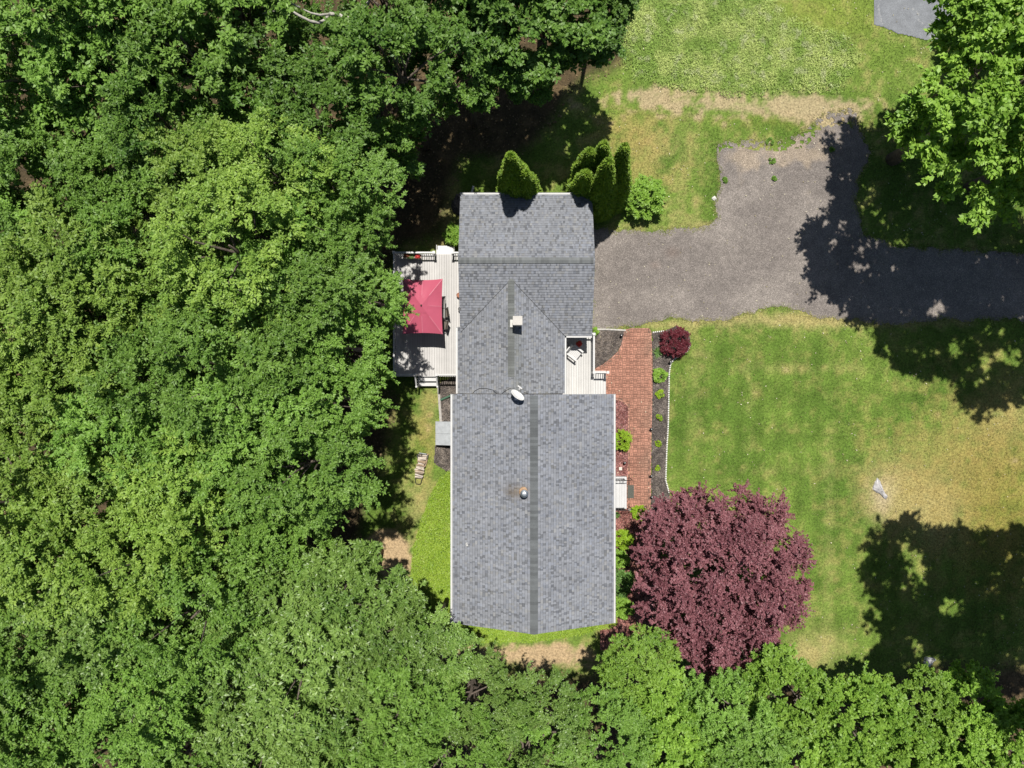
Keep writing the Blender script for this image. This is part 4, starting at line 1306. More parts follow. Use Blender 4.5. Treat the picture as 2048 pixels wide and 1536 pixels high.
line1 = [P(*q) for q in ((1305, 665), (1328, 662))]
line2 = [P(*q) for q in ((1381, 688), (1374, 702), (1362, 710), (1348, 718), (1341, 727), (1338, 745), (1337, 800), (1336, 850), (1333, 900), (1331, 960), (1338, 986))]
me0 = None
for line, lab, grp in ((line1, "small white edging block between driveway grass and the crimson shrub", "white edging blocks above the crimson shrub"),
                       (line2, "small white edging block bordering the lawn along the mulch bed", "white edging blocks along the lawn")):
    seg_, tot = [], 0
    for (ax, ay), (bx, by) in zip(line[:-1], line[1:]):
        l_ = math.hypot(bx - ax, by - ay); seg_.append((tot, l_, ax, ay, bx, by)); tot += l_
    nst = int(tot / .105)
    for i in range(nst):
        t = (i + .5) * tot / nst
        for (s0, l_, ax, ay, bx, by) in seg_:
            if s0 <= t <= s0 + l_:
                f = (t - s0) / l_; px, py, an = ax + (bx - ax) * f, ay + (by - ay) * f, math.atan2(by - ay, bx - ax)
        if me0 is None:
            o = MB().lathe((0, 0, 0), [(.042, 0), (.045, .05), (.038, .085), (.015, .10)], 8).build("edging_block", plain("white_edging", (.70, .69, .66), .7), None)
            me0 = o.data
        else:
            o = bpy.data.objects.new("edging_block", me0); COL.objects.link(o)
        o.location = (px, py, .01); o.rotation_euler = (0, 0, an); o.scale = (.92, 1.15, 1 + .1 * math.sin(i * 7))
        tag(o, lab, "edging block", grp)


def rock(name, px, py, sx, sy, h, rot, label, seed, mat=M_stone, cat="rock"):
    import bmesh
    bm = bmesh.new(); bmesh.ops.create_icosphere(bm, subdivisions=4, radius=1)
    r = np.random.default_rng(seed); ph = r.uniform(0, 6, 6)
    for v in bm.verts:
        c = v.co; n = .14 * math.sin(3 * c.x + ph[0]) + .12 * math.sin(4.3 * c.y + ph[1] + c.x * 2) + .06 * math.sin(9 * c.x + 7 * c.y + ph[2]) + .04 * math.sin(17 * c.y + ph[3])
        tp = 1 - .28 * c.y if cat == "rock outcrop" else 1
        v.co = Vector((c.x * sx * tp * (1 + n), c.y * sy * (1 + n), max(-.3, c.z) * h * (1 + n * 2)))
    me = bpy.data.meshes.new(name); bm.to_mesh(me); bm.free(); me.materials.append(mat)
    o = bpy.data.objects.new(name, me); COL.objects.link(o)
    x, y = P(px, py); o.location = (x, y, 0); o.rotation_euler = (0, 0, rot)
    return tag(o, label, cat)


ol = [(718, 545), (640, 700), (650, 770), (700, 815), (770, 835), (830, 910), (880, 935), (905, 880), (845, 800), (805, 715), (765, 600)]
ol = [P(1680 + a / 9.6, 900 + b / 9.6) for a, b in ol]
rcx, rcy = sum(a for a, b in ol) / len(ol), sum(b for a, b in ol) / len(ol)
m = MB(); rg = random.Random(4); rings = ((1.12, -.03), (1.0, .06), (.72, .11), (.40, .13), (.12, .14)); no_ = 44
for k_, (f_, z_) in enumerate(rings):
    for q_ in range(no_):
        t = q_ / no_ * len(ol); a, b = ol[int(t)], ol[(int(t) + 1) % len(ol)]; fr = t - int(t)
        jx = 1 + rg.uniform(-.07, .07)
        m.v.append((rcx + (a[0] + (b[0] - a[0]) * fr - rcx) * f_ * jx, rcy + (a[1] + (b[1] - a[1]) * fr - rcy) * f_ * jx, z_ + (rg.uniform(-.022, .022) if k_ > 0 else 0)))
for k_ in range(len(rings) - 1):
    for q_ in range(no_):
        a = k_ * no_ + q_; b = k_ * no_ + (q_ + 1) % no_; m.f.append((a, b, b + no_, a + no_))
m.f.append(tuple((len(rings) - 1) * no_ + q_ for q_ in range(no_)))
tag(m.build("rock_outcrop", col_mat("pale_ledge", .9, .35, 5, .2, fixed=(.37, .36, .36), bump=.05, bscale=7), loc=(rcx, rcy, 0)), "pale pointed rock outcrop in the dry patch of lawn", "rock outcrop")
rock("boulder", 1964, 1352, .32, .62, .40, .75, "long grey boulder in the shade at the wood's edge", 5)
rock("boulder", 1858, 1321, .30, .24, .30, .2, "small rounded grey rock in the tree shade near the long boulder", 7)
rock("boulder", 1428, 397, .12, .14, .10, .3, "white stone at the corner of the driveway grass", 9, mat=plain("white_stone", (.6, .58, .55), .8))
for i, (px, py) in enumerate(((1242, 671), (1340, 724), (1302, 858), (1302, 951), (1249, 925), (1303, 993))):
    x, y = P(px, py, .2)
    lf = empty("path_light", (x, y, .03))
    tag(lf, ("black path light at the top of the curved mulch bed", "black path light where the white edging turns", "black path light on the mulch side level with the round bush",
             "black path light on the mulch side level with the landing", "black path light in red chips above the landing", "black path light where the purple tree meets the path")[i], "path light", "small black path lights")
    MB().tube([(0, 0, 0), (0, 0, .26)], .014, 6).build("stake", M_iron, lf, world=False)
    MB().lathe((0, 0, .26), [(.045, 0), (.05, .06), (.085, .065), (.06, .10), (.02, .12)], 12).build("lamp_head", M_iron, lf, world=False)
    MB().lathe((0, 0, .375), [(.03, 0), (.03, .012)], 8).build("lens", M_white, lf, world=False)
x, y = P(1241, 937)
tag(MB().box(-.10, .08, -.09, .09, 0, .05).build("garden_stone", plain("pale_slab", (.55, .52, .46), .8), loc=(0, 0, 0)), "small pale stone on the red chips above the landing", "stone").location = (x, y, .04)


# ---------------------------------------------------------------- foliage
def crown_mesh(name, seed, R, H, nclump, ntwig, nleaf, L, W, style='spray', crad=(.16, .30), zlow=-.35, droop=.0, flat=.42, lumps=.16, rmin=.5):
    """returns (leaf mesh, list of clump centres); crown centre at the origin"""
    r = np.random.default_rng(seed)
    ph = r.uniform(0, 6.28, 4)
    cc, cr = [], []
    tries = 0
    while len(cc) < nclump and tries < nclump * 60:
        tries += 1
        d = r.normal(0, 1, 3); d /= np.linalg.norm(d)
        if d[2] < zlow: continue
        az = math.atan2(d[1], d[0])
        f = 1 + lumps * math.sin(2 * az + ph[0]) + lumps * .8 * math.sin(3 * az + ph[1]) + lumps * .6 * math.sin(5 * az + ph[2])
        rad = r.uniform(rmin, 1.0) ** .5
        c = np.array([d[0] * R * f * rad, d[1] * R * f * rad, d[2] * H * rad])
        rc = R * r.uniform(*crad)
        if any((np.hypot(c[0] - q[0], c[1] - q[1]) < .55 * (rc + s) and abs(c[2] - q[2]) < .35 * R) for q, s in zip(cc, cr)):
            if r.random() < .75: continue
        cc.append(c); cr.append(rc)
    cc, cr = np.array(cc), np.array(cr); nc = len(cc)
    # twigs
    ci = np.repeat(np.arange(nc), ntwig); nt = len(ci)
    a = r.uniform(0, 6.28, nt)
    outw = unit(np.stack([cc[ci, 0], cc[ci, 1], cc[ci, 2] * .4], 1))
    td = np.stack([np.cos(a), np.sin(a), r.normal(.12, .35, nt)], 1) + outw * .55
    td[:, 2] -= droop
    td = unit(td)
    tl = cr[ci] * r.uniform(.55, 1.25, nt)
    t0 = cc[ci] + r.normal(0, 1, (nt, 3)) * (cr[ci, None] * np.array([.22, .22, .16]))
    # leaves
    ti = np.repeat(np.arange(nt), nleaf); nl = len(ti)
    t = r.random(nl)
    if style == 'rosette': t = np.where(r.random(nl) < .6, .8 + .2 * t, t)
    p = t0[ti] + td[ti] * (tl[ti] * t)[:, None]
    p[:, 2] += -flat * 0 + r.normal(0, .03, nl) * R * .3
    a = r.uniform(0, 6.28, nl)
    if style == 'rosette':
        ld = unit(td[ti] * .55 + np.stack([np.cos(a), np.sin(a), r.normal(.05, .3, nl)], 1))
    else:
        sgn = r.choice([-1, 1], nl)
        side = np.cross(td[ti], np.array([0, 0, 1.])) * sgn[:, None]
        ld = unit(td[ti] * .8 + side * .9 + r.normal(0, .35, (nl, 3)))
    nr = unit(np.array([0, 0, 1.]) * 1.0 + outw[ci[ti]] * .55 + r.normal(0, .52, (nl, 3)))
    # keep the normal off the leaf axis
    nr = unit(nr - ld * np.sum(nr * ld, 1, keepdims=True))
    V, F = kites(p, ld, nr, L * r.uniform(.65, 1.3, nl), W * r.uniform(.7, 1.3, nl), bend=.12)
    ct = r.random(nc); tt = r.random(nt)
    hgt = np.clip((p[:, 2] / H + .3) / 1.3, 0, 1)
    tone = np.clip(.30 * ct[ci[ti]] + .25 * tt[ti] + .45 * r.random(nl) + .0 * hgt, 0, 1)
    o = np_mesh(name, V, F, LEAF['mid'], attrs={"tone": np.repeat(tone, 4)})
    me = o.data
    bpy.data.objects.remove(o)
    return me, cc


def trunk_mesh(name, cc, zc, R, rad, seed, nlimb=12, mat=M_bark):
    """trunk and limbs; origin at the foot of the tree, crown centre at height zc"""
    rg = random.Random(seed); m = MB()
    zf = zc - R * .35
    wob = [(rg.uniform(-.12, .12), rg.uniform(-.12, .12)) for _ in range(4)]
    pts = [(0, 0, -.1), (wob[0][0], wob[0][1], zf * .35), (wob[1][0], wob[1][1], zf * .7), (wob[2][0], wob[2][1], zf), (wob[3][0], wob[3][1], zc + R * .25)]
    m.tube(pts, [rad * 1.25, rad, rad * .85, rad * .7, rad * .2], 9)
    idx = list(range(len(cc))); rg.shuffle(idx)
    for i in idx[:nlimb]:
        c = cc[i]; z0 = zf * rg.uniform(.75, 1.1)
        mid = (c[0] * .45 + rg.uniform(-.2, .2), c[1] * .45 + rg.uniform(-.2, .2), (z0 + zc + c[2]) / 2 + .2)
        m.tube([(wob[2][0] * .8, wob[2][1] * .8, z0), mid, (c[0] * .97, c[1] * .97, zc + c[2] - .1)], [rad * .42, rad * .26, rad * .06], 6, cap=False)
    o = m.build(name, mat, None, smooth=True); me = o.data; bpy.data.objects.remove(o)
    return me


PROTO = {}


def make_proto(kind, nvar, **kw):
    R = kw['R']; trunk_r = kw.pop('trunk_r'); zc = kw.pop('zc'); nl = kw.pop('nlimb', 12)
    PROTO[kind] = []
    for i in range(nvar):
        me, cc = crown_mesh("crown_" + kind, hash_seed(kind) + i * 7, **kw)
        tm = trunk_mesh("trunk_" + kind, cc, zc, R, trunk_r, 40 + i, nl)
        PROTO[kind].append((me, tm, R, zc))


def hash_seed(s): return sum(ord(c_) * (i + 3) for i, c_ in enumerate(s)) * 13


# R, H in metres for scale 1; zc = height of the crown centre
make_proto('fine', 3, R=2.7, H=3.5, nclump=60, ntwig=18, nleaf=30, L=.135, W=.068, trunk_r=.17, zc=9.5, crad=(.17, .30), zlow=-.2)
make_proto('clump', 3, R=2.8, H=3.7, nclump=48, ntwig=15, nleaf=26, L=.19, W=.10, trunk_r=.20, zc=9.5, crad=(.15, .27), lumps=.2, zlow=-.2)
make_proto('rosette', 2, R=2.7, H=3.0, nclump=48, ntwig=20, nleaf=24, L=.22, W=.07, trunk_r=.18, zc=9.0, style='rosette', crad=(.18, .30), zlow=-.2)
make_proto('broad', 2, R=4.5, H=3.6, nclump=190, ntwig=15, nleaf=24, L=.20, W=.13, trunk_r=.3, zc=9.0, crad=(.10, .18), zlow=-.35)
make_proto('open', 2, R=4.5, H=3.4, nclump=165, ntwig=15, nleaf=22, L=.20, W=.13, trunk_r=.3, zc=9.0, crad=(.09, .16), zlow=-.3, lumps=.2)
make_proto('maple', 2, R=3.1, H=3.3, nclump=84, ntwig=15, nleaf=26, L=.21, W=.14, trunk_r=.24, zc=9.0, crad=(.13, .24), zlow=-.3)

tree_n = [0]


def tree(kind, px, py, r, zc, leaf, label, group=None, cat="tree", name="tree", hs=1.0, rot=None, world=None, foot=(0, 0)):
    """crown centre seen at pixel (px,py), crown radius r, crown centre height zc"""
    i = tree_n[0]; tree_n[0] += 1
    rg = random.Random(i * 31 + 5)
    me, tm, R, z0 = PROTO[kind][i % len(PROTO[kind])]
    s = r / R * .90
    if group == GRP: zc += rg.uniform(-1.3, 1.5) if px < 640 else rg.uniform(-.4, .5)
    x, y = world if world else P(px, py, zc)
    e = empty(name, (x + foot[0], y + foot[1], 0), rg.uniform(0, 6.28) if rot is None else rot)
    fl = Matrix.Rotation(-e.rotation_euler[2], 3, 'Z') @ Vector((-foot[0], -foot[1], 0))
    tag(e, label, cat, group)
    c = bpy.data.objects.new("crown", me); COL.objects.link(c); c.parent = e
    c.location = (fl.x, fl.y, zc); c.scale = (s, s, s * hs)
    c.material_slots[0].link = 'OBJECT'; c.material_slots[0].material = LEAF[leaf]
    t = bpy.data.objects.new("trunk", tm); COL.objects.link(t); t.parent = e
    if foot != (0, 0):                      # a leaning tree: its trunk runs over to the crown
        m = MB().tube([(0, 0, -.1), (fl.x * .15, fl.y * .15, zc * .45), (fl.x * .55, fl.y * .55, zc * .75), (fl.x, fl.y, zc + 1)], [r * .075, r * .06, r * .045, .04], 9)
        for q in range(8):
            a = rg.uniform(0, 6.28); b_ = rg.uniform(.55, 1.0); f_ = rg.uniform(.25, .6)
            m.tube([(fl.x * b_, fl.y * b_, zc * (.6 + .35 * b_)), (fl.x + math.cos(a) * r * f_ * .6, fl.y + math.sin(a) * r * f_ * .6, zc + rg.uniform(-.6, 1)), (fl.x + math.cos(a + .4) * r * f_, fl.y + math.sin(a + .4) * r * f_, zc + rg.uniform(-.5, 1.5))], [.09, .05, .02], 6)
        o2 = m.build("trunk", M_bark, None, smooth=True); bpy.data.objects.remove(t); o2.parent = e
        return e
    t.scale = (s, s, zc / z0)
    return e


ORD = ["nearest the house", "second from the house", "third from the house", "fourth from the house", "fifth from the house", "sixth from the house", "seventh from the house"]
CN = {'dark': "deep green", 'mid': "mid green", 'yellow': "yellow-green", 'blue': "bluish green", 'bright': "bright green"}
GRP = "trees of the closed woodland beside the house"
rows = [
    ("along the photo's upper edge", [(905, 20, 2.9, 'clump', 'dark', 8.5), (770, 15, 2.7, 'clump', 'dark', 9), (470, 30, 3.2, 'clump', 'mid', 11), (330, 40, 3.0, 'clump', 'mid', 10), (180, 30, 3.3, 'clump', 'mid', 11), (30, 40, 3.0, 'clump', 'mid', 10)]),
    ("one row in from the photo's upper edge", [(930, 125, 2.3, 'clump', 'dark', 8), (800, 150, 2.9, 'clump', 'dark', 9.5), (655, 120, 2.3, 'clump', 'dark', 7.5), (530, 140, 2.9, 'clump', 'dark', 9.5), (400, 130, 3.0, 'clump', 'mid', 10.5), (240, 150, 3.0, 'clump', 'mid', 10), (70, 165, 3.2, 'clump', 'mid', 11)]),
    ("level with the lone arborvitae's tip", [(765, 262, 2.5, 'clump', 'dark', 7), (630, 240, 2.7, 'clump', 'dark', 9.5), (500, 260, 3.0, 'clump', 'dark', 9), (350, 270, 3.0, 'fine', 'dark', 9.5), (190, 290, 3.1, 'clump', 'mid', 9), (30, 300, 3.1, 'fine', 'mid', 9.5)]),
    ("level with the garage's white gutter", [(772, 296, 1.85, 'clump', 'dark', 6.5), (670, 385, 2.6, 'fine', 'mid', 9.5), (570, 360, 2.8, 'fine', 'yellow', 10), (430, 375, 3.0, 'fine', 'yellow', 10.5), (270, 400, 2.9, 'fine', 'mid', 9.5), (110, 410, 3.0, 'fine', 'mid', 9)]),
    ("level with the garage roof ridge", [(682, 480, 2.3, 'fine', 'mid', 9.8), (585, 480, 2.8, 'fine', 'mid', 10.5), (470, 500, 3.1, 'fine', 'yellow', 11), (310, 520, 3.2, 'fine', 'mid', 10.5), (160, 530, 3.1, 'fine', 'yellow', 10), (10, 510, 3.0, 'fine', 'mid', 9)]),
    ("level with the red umbrella", [(727, 590, 2.05, 'fine', 'mid', 9), (620, 610, 2.8, 'fine', 'mid', 10.5), (510, 620, 3.0, 'fine', 'mid', 10), (370, 640, 3.0, 'fine', 'yellow', 10.5), (220, 640, 3.2, 'fine', 'yellow', 10.5), (60, 640, 3.2, 'fine', 'yellow', 10)]),
    ("level with the white porch chair", [(672, 690, 2.5, 'fine', 'mid', 9.5), (580, 720, 2.8, 'fine', 'mid', 10.5), (460, 745, 3.1, 'fine', 'mid', 10), (310, 760, 3.1, 'fine', 'mid', 10), (150, 760, 3.2, 'fine', 'yellow', 10.5), (0, 770, 3.0, 'fine', 'yellow', 10)]),
    ("level with the satellite dish", [(642, 800, 2.6, 'fine', 'mid', 9.8), (530, 830, 2.8, 'fine', 'mid', 10.5), (420, 860, 3.1, 'fine', 'mid', 10.5), (260, 880, 3.0, 'fine', 'mid', 10), (100, 890, 3.2, 'fine', 'yellow', 10)]),
    ("level with the firewood stack", [(612, 930, 2.8, 'fine', 'mid', 9.8), (490, 950, 2.9, 'fine', 'mid', 10.5), (370, 980, 3.1, 'fine', 'yellow', 10.5), (210, 1000, 3.1, 'fine', 'yellow', 10.5), (50, 1010, 3.2, 'fine', 'yellow', 10.5)]),
    ("level with the round roof flue", [(582, 1050, 2.6, 'fine', 'mid', 9.8), (460, 1090, 3.0, 'fine', 'mid', 10.5), (310, 1110, 3.0, 'fine', 'yellow', 10), (150, 1120, 3.2, 'fine', 'yellow', 10.5), (0, 1140, 3.1, 'fine', 'yellow', 10)]),
    ("level with the big purple tree", [(684, 1200, 2.7, 'rosette', 'blue', 9.5), (540, 1200, 2.9, 'fine', 'blue', 9), (400, 1220, 3.0, 'fine', 'mid', 10), (240, 1240, 3.2, 'fine', 'blue', 10), (80, 1260, 3.2, 'fine', 'mid', 10)]),
    ("level with the far gable end", [(862, 1305, 2.1, 'fine', 'blue', 8.2), (760, 1275, 2.4, 'rosette', 'blue', 9.5), (620, 1310, 2.8, 'rosette', 'blue', 10), (470, 1340, 3.0, 'fine', 'blue', 10), (320, 1360, 3.1, 'fine', 'mid', 10), (150, 1390, 3.2, 'fine', 'mid', 10.5), (0, 1380, 3.0, 'fine', 'blue', 9.5)]),
    ("in the second-lowest row of the photo", [(940, 1395, 2.1, 'fine', 'blue', 8.5), (810, 1400, 2.7, 'rosette', 'mid', 9.5), (680, 1430, 2.9, 'rosette', 'blue', 10), (540, 1460, 3.0, 'rosette', 'blue', 10), (390, 1480, 3.1, 'fine', 'mid', 10), (230, 1500, 3.1, 'fine', 'mid', 10), (60, 1510, 3.1, 'fine', 'mid', 10)]),
    ("along the photo's lower edge", [(900, 1510, 2.7, 'fine', 'mid', 9.5), (760, 1540, 2.9, 'rosette', 'mid', 10), (620, 1570, 2.9, 'rosette', 'blue', 10)]),
]
for rowname, lst in rows:
    for i, (px, py, r_, kind, leaf, zc) in enumerate(lst):
        tree(kind, px, py, r_, zc, leaf, f"{CN[leaf]} woodland tree, {ORD[i]} {rowname}", GRP)

# taller trees round the top lawn and behind the garage
G2 = "trees behind the garage"
tree('maple', 1085, 45, 3.2, 8.5, 'dark', "deep green oak whose crown reaches towards the arborvitae", G2, hs=.9, foot=(.3, 3.6))
tree('maple', 1180, 20, 2.3, 8.0, 'dark', "deep green tree edging the weedy field behind the garage", G2, foot=(.9, 3.5))
tree('maple', 1052, 160, 1.25, 6.5, 'dark', "small low tree lit below the big oak behind the garage", G2, foot=(.2, 2.4))
tree('maple', 1000, -60, 3.2, 9.5, 'dark', "deep green tree cut by the photo's upper edge above the garage", G2)
# lower edge
G3 = "trees beyond the house's far gable"
for (px, py, r_, kind, leaf, zc, lab) in (
        (1085, 1450, 2.3, 'fine', 'blue', 9, "olive green tree directly beyond the main roof's ridge"),
        (1045, 1515, 2.4, 'fine', 'mid', 9, "green tree on the lower edge beneath the roof ridge line"),
        (1215, 1480, 2.4, 'fine', 'mid', 8.8, "olive green tree on the lower edge beyond the house corner"),
        (1270, 1330, 1.9, 'rosette', 'bright', 7, "bright green tree between the house corner and the purple tree"),
        (1345, 1445, 2.2, 'maple', 'bright', 8, "bright green tree right below the purple tree's lower edge"),
        (1455, 1425, 2.1, 'rosette', 'mid', 8.5, "light green tree touching the purple tree's lowest leaves"),
        (1350, 1535, 2.4, 'maple', 'bright', 8.5, "bright green tree on the lower edge below the purple tree"),
        (1490, 1500, 2.3, 'rosette', 'mid', 9, "olive tinted tree on the lower edge past the purple tree"),
        (1575, 1400, 2.2, 'maple', 'bright', 8.5, "bright green tree bordering the lawn beyond the purple tree"),
        (1690, 1440, 2.35, 'maple', 'bright', 8.8, "round bright green tree at the lawn's lower corner"),
        (1620, 1535, 2.3, 'maple', 'bright', 9, "bright green tree on the lower edge below the lawn corner"),
        (1845, 1415, 1.9, 'maple', 'bright', 7.5, "bright green young tree beside the small rounded rock"),
        (1930, 1425, 2.0, 'maple', 'bright', 7.8, "bright green young tree beside the long boulder"),
        (1790, 1515, 2.3, 'maple', 'bright', 8, "bright green tree on the lower edge below the small rock"),
        (1900, 1515, 2.3, 'maple', 'bright', 8, "bright green tree on the lower edge below the long boulder"),
        (2015, 1490, 2.4, 'maple', 'bright', 8, "bright green tree in the photo's lower corner beyond the boulders")):
    wx, wy = P(px, py, zc)
    tree(kind, px, py, r_, zc, leaf, lab, G3, foot=(wx * .22, wy * .22))
# the maple by the drive and its neighbours; crowns out of frame throw the big shadows
G4 = "trees beside the driveway"
tree('broad', 0, 0, 5.5, 11.0, 'bright', "large bright green tree shading the end of the driveway", G4, world=(22.5, 13.3))
tree('broad', 0, 0, 4.1, 10.0, 'bright', "bright green tree behind the large driveway tree", G4, world=(24.9, 16.9))
tree('broad', 0, 0, 4.4, 8.0, 'bright', "bright green tree at the photo's side edge above the shaded drive", G4, world=(27.0, 11.6))
tree('maple', 0, 0, 2.8, 7.5, 'mid', "green tree in the photo's upper corner by the asphalt", G4, world=(28.0, 20.8))
tree('open', 0, 0, 4.4, 15.5, 'mid', "tall tree outside the frame shading the driveway's far end", G4, world=(26.4, 11.2), foot=(6, 0))
tree('open', 0, 0, 4.6, 15.5, 'mid', "tall tree outside the frame shading the lawn below the driveway", G4, world=(27.3, 7.9), foot=(5.5, 0))
tree('open', 0, 0, 5.6, 16.0, 'dark', "tall tree outside the frame shading the lawn's dry corner", G4, world=(27.6, -6.9), foot=(5.5, 0))
tree('open', 0, 0, 4.9, 15.5, 'dark', "tall tree outside the frame shading the long boulder", G4, world=(26.2, -9.4), foot=(6, 0))

# big purple maple: denser crown of its own
me, cc = crown_mesh("crown_purple", 901, R=4.45, H=3.7, nclump=320, rmin=.22, ntwig=19, nleaf=34, L=.10, W=.068, crad=(.09, .165), lumps=.05, zlow=-.35)
e = empty("tree", (10.85, -9.95, 0)); tag(e, "big round purple-leaved tree between the house and lawn", "tree", name if False else None)
c = bpy.data.objects.new("crown", me); COL.objects.link(c); c.parent = e; c.location = (0, 0, 5.2)
me.materials.clear(); me.materials.append(LEAF['red'])
t = bpy.data.objects.new("trunk", trunk_mesh("trunk_purple", cc, 5.2, 4.3, .26, 6, 22)); COL.objects.link(t); t.parent = e


# shrubs and small plants
def shrub(name, px, py, r_, h, leaf, label, cat="shrub", seed=1, dens=1.0, L=.09, W=.05, style='spray', group=None, stems=True):
    me, cc = crown_mesh("crown_" + name, seed, R=r_, H=h * .55, nclump=int(34 * dens), ntwig=11, nleaf=14, L=L, W=W, crad=(.20, .34), lumps=.06, zlow=-.5, style=style)
    x, y = P(px, py, h * .6)
    e = empty(name, (x, y, 0)); tag(e, label, cat, group)
    me.materials.clear(); me.materials.append(LEAF[leaf])
    c = bpy.data.objects.new("crown", me); COL.objects.link(c); c.parent = e; c.location = (0, 0, h * .5)
    if stems:
        t = bpy.data.objects.new("stem", trunk_mesh("stem_" + name, cc, h * .5, r_, .035, seed, 8)); COL.objects.link(t); t.parent = e
    return e


shrub("shrub", 1291, 397, 1.02, 1.6, 'bright', "round green shrub standing alone in the grass beside the driveway", seed=11, dens=1.4, L=.16, W=.07, style='rosette')
shrub("shrub", 1352, 684, .78, 1.1, 'crimson', "crimson lace-leaf shrub at the head of the mulch bed", seed=12, dens=2.4, L=.07, W=.03)
shrub("shrub", 1245, 881, .50, .95, 'lime', "round lime green bush against the roof edge beside the path", seed=13, dens=1.6, L=.055, W=.035)
shrub("shrub", 908, 470, .52, 1.1, 'bright', "leafy green shrub at the garage wall above the deck", seed=14, L=.14, W=.07)
shrub("shrub", 1246, 1078, .50, .9, 'lime', "lime green shrub half shaded where the purple tree meets the house", seed=15, L=.10, W=.05)
shrub("shrub", 1240, 1118, .45, .9, 'bright', "second shrub down in the row by the purple tree", seed=16, L=.10, W=.05)
shrub("shrub", 1246, 1165, .62, 1.0, 'shrub', "third shrub down in the row by the purple tree", seed=17, L=.12, W=.06)
shrub("shrub", 1243, 1215, .55, 1.0, 'bright', "lowest shrub in the row by the purple tree", seed=18, L=.12, W=.06)
shrub("shrub", 1280, 1026, .40, .35, 'lime', "low yellow-green plant at the kerb under the purple tree", seed=19, L=.08, W=.05)
shrub("garden_plant", 1320, 752, .36, .38, 'bright', "bushy green perennial midway along the mulch bed", "plant", 20, .7, .10, .07)
shrub("garden_plant", 1320, 788, .19, .2, 'lime', "small lime plant second below the crimson shrub's perennial", "plant", 21, .3, .09, .06)
shrub("garden_plant", 1318, 836, .15, .2, 'lime', "small yellowish seedling level with the house wing corner", "plant", 22, .25, .08, .06)
shrub("garden_plant", 1317, 887, .14, .2, 'lime', "small lime seedling level with the round bush", "plant", 23, .25, .08, .06)
shrub("garden_plant", 1315, 936, .12, .2, 'lime', "tiny lime seedling level with the landing's upper rail", "plant", 24, .22, .08, .06)
shrub("garden_plant", 1189, 663, .20, .3, 'bright', "small green plant at the garage corner by the kerb", "plant", 25, .3, .09, .06)
shrub("garden_plant", 1234, 1030, .12, .2, 'shrub', "tiny green sprig on red chips below the landing", "plant", 26, .2, .07, .05)
for i, (px, py, rr_, lab) in enumerate(((1544, 322, .16, "green weed in the gravel, upper of the pair by the driveway end"), (1549, 357, .12, "green weed in the open gravel below the upper one"), (1541, 283, .20, "green weed at the driveway's upper edge"), (1450, 360, .14, "olive weed at the driveway's inner corner"), (1664, 300, .14, "green weed in the shaded gravel under the large tree"))):
    shrub("weed", px, py, rr_, .12, 'mid', lab, "weed", 60 + i, .25, .07, .04, stems=False)
# spiky plant
x, y = P(1316, 706, .2)
r = np.random.default_rng(44); n = 70
a = r.uniform(0, 6.28, n); d = unit(np.stack([np.cos(a), np.sin(a), r.uniform(.2, 1.1, n)], 1))
V, F = kites(np.tile([0, 0, .02], (n, 1)) + r.normal(0, .03, (n, 3)) * [1, 1, 0], d, unit(np.cross(d, np.cross([0, 0, 1.], d))), r.uniform(.25, .5, n), np.full(n, .035), bend=.35)
e = empty("garden_plant", (x, y, .03)); tag(e, "spiky strap-leaved plant beside the crimson shrub", "plant")
np_mesh("foliage", V, F, LEAF['shrub'], parent=e, attrs={"tone": np.repeat(r.random(n), 4)})


# arborvitae: tapering columns of upright sprays
def arborvitae(px_t, py_t, zt, bx, by, R, label, seed):
    r = np.random.default_rng(seed)
    tx, ty = P(px_t, py_t, zt)
    n = int(14000 * (zt / 8) * R / 1.0)
    t = r.random(n) ** 1.25
    prof = R * np.where(t < .25, .86 + .56 * t, 1.0 * (1 - (t - .25) / .75) ** .8)
    a = r.uniform(0, 6.28, n)
    lump = 1 + .10 * np.sin(3 * a + t * 9 + seed) + .07 * np.sin(7 * a - t * 14)
    rad = prof * lump * np.sqrt(r.uniform(.72, 1.0, n))
    cx = (tx - bx) * t; cy = (ty - by) * t
    p = np.stack([cx + np.cos(a) * rad, cy + np.sin(a) * rad, .1 + t * (zt - .1)], 1)
    outw = np.stack([np.cos(a), np.sin(a), np.full(n, .25)], 1)
    d = unit(np.stack([np.cos(a) * .8, np.sin(a) * .8, np.ones(n) * .45], 1) + r.normal(0, .35, (n, 3)))
    nr = unit(outw + np.array([0, .1, .75]) + r.normal(0, .5, (n, 3))); nr = unit(nr - d * np.sum(nr * d, 1, keepdims=True))
    V, F = kites(p, d, nr, .20 * r.uniform(.6, 1.3, n), .10 * r.uniform(.6, 1.3, n))
    e = empty("arborvitae", (bx, by, 0)); tag(e, label, "arborvitae", "arborvitae round the garage")
    np_mesh("crown", V, F, LEAF['hedge'], parent=e, attrs={"tone": np.repeat(np.clip(.2 + .6 * r.random(n), 0, 1), 4)})
    MB().tube([(0, 0, -.05), ((tx - bx) * .9, (ty - by) * .9, zt * .9)], [.12, .03]).build("trunk", M_bark, e, world=False)


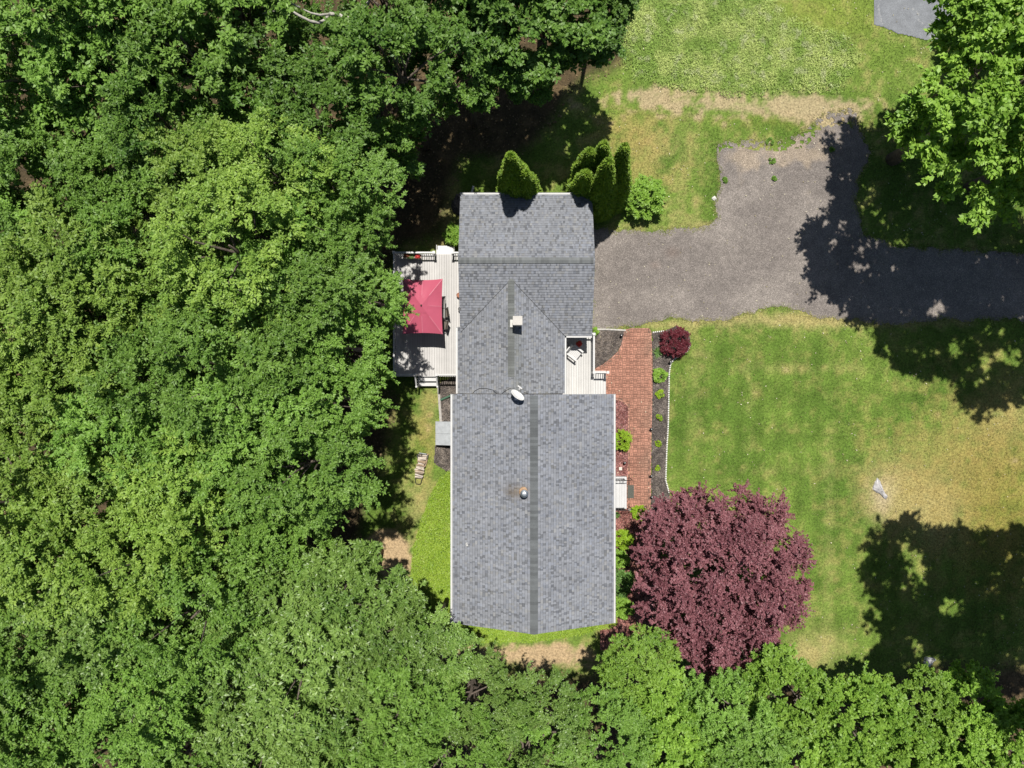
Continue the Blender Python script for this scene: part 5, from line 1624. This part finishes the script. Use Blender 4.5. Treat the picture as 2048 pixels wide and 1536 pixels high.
arborvitae(1021, 310, 8.6, .35, 11.15, .92, "lone arborvitae leaning over the middle of the garage gutter", 1)
arborvitae(1208, 288, 7.6, 4.95, 11.75, .80, "arborvitae at the back of the cluster by the garage corner", 2)
arborvitae(1218, 322, 8.0, 5.05, 10.35, .88, "arborvitae in the middle of the cluster, overlapping the roof corner", 3)
arborvitae(1250, 292, 8.2, 5.85, 10.70, .78, "outermost arborvitae of the cluster, on the driveway side", 4)
arborvitae(1172, 345, 6.2, 4.15, 10.95, .85, "shortest arborvitae of the cluster, nearest the lone one", 5)
arborvitae(1180, 302, 7.2, 4.35, 11.9, .85, "arborvitae at the cluster's inner back corner, behind the shortest", 6)
arborvitae(1050, 345, 6.6, .85, 11.05, .80, "shorter arborvitae fused to the lone one's driveway side", 7)

# bare dead limbs above the dark gap at the top
bt = empty("dead_tree", (-7.9, 19.0, 0)); tag(bt, "bare grey dead tree with curving limbs over a dark gap", "dead tree")


def PL(px, py, z):
    a, b = P(px, py, z); return (a, b, z)


MB().tube([(-7.9, 19.0, -.1), (-7.95, 18.9, 5.0), PL(735, 5, 8.6)], [.22, .17, .12], 8).build("trunk", M_dead, bt, smooth=True)
for pts, r0 in (([(735, 5), (718, 25), (700, 34), (688, 36), (676, 28), (660, 28), (650, 40), (638, 46), (620, 42), (600, 32), (580, 20), (565, 8), (545, -6)], .11), ([(660, 28), (640, 30), (622, 26), (605, 18)], .06), ([(600, 15), (575, 3), (565, -5)], .05), ([(570, 17), (550, 22), (525, 27)], .035), ([(690, 37), (686, 47)], .03)):
    n = len(pts)
    MB().tube([PL(a, b, 10.6 + .3 * math.sin(i * .8)) for i, (a, b) in enumerate(pts)], [r0 * (1 - .7 * i / n) for i in range(n)], 7).build("limb", M_dead, bt, smooth=True)
MB().tube([PL(735, 5, 8.5), PL(735, 5, 10.7)], [.12, .11], 7).build("limb", M_dead, bt, smooth=True)
for pts, z in (([(640, 140), (655, 134), (675, 133), (694, 136)], 9.0), ([(528, 660), (545, 670), (560, 680)], 12.2), ([(520, 655), (532, 672), (537, 690)], 12.2)):
    pass
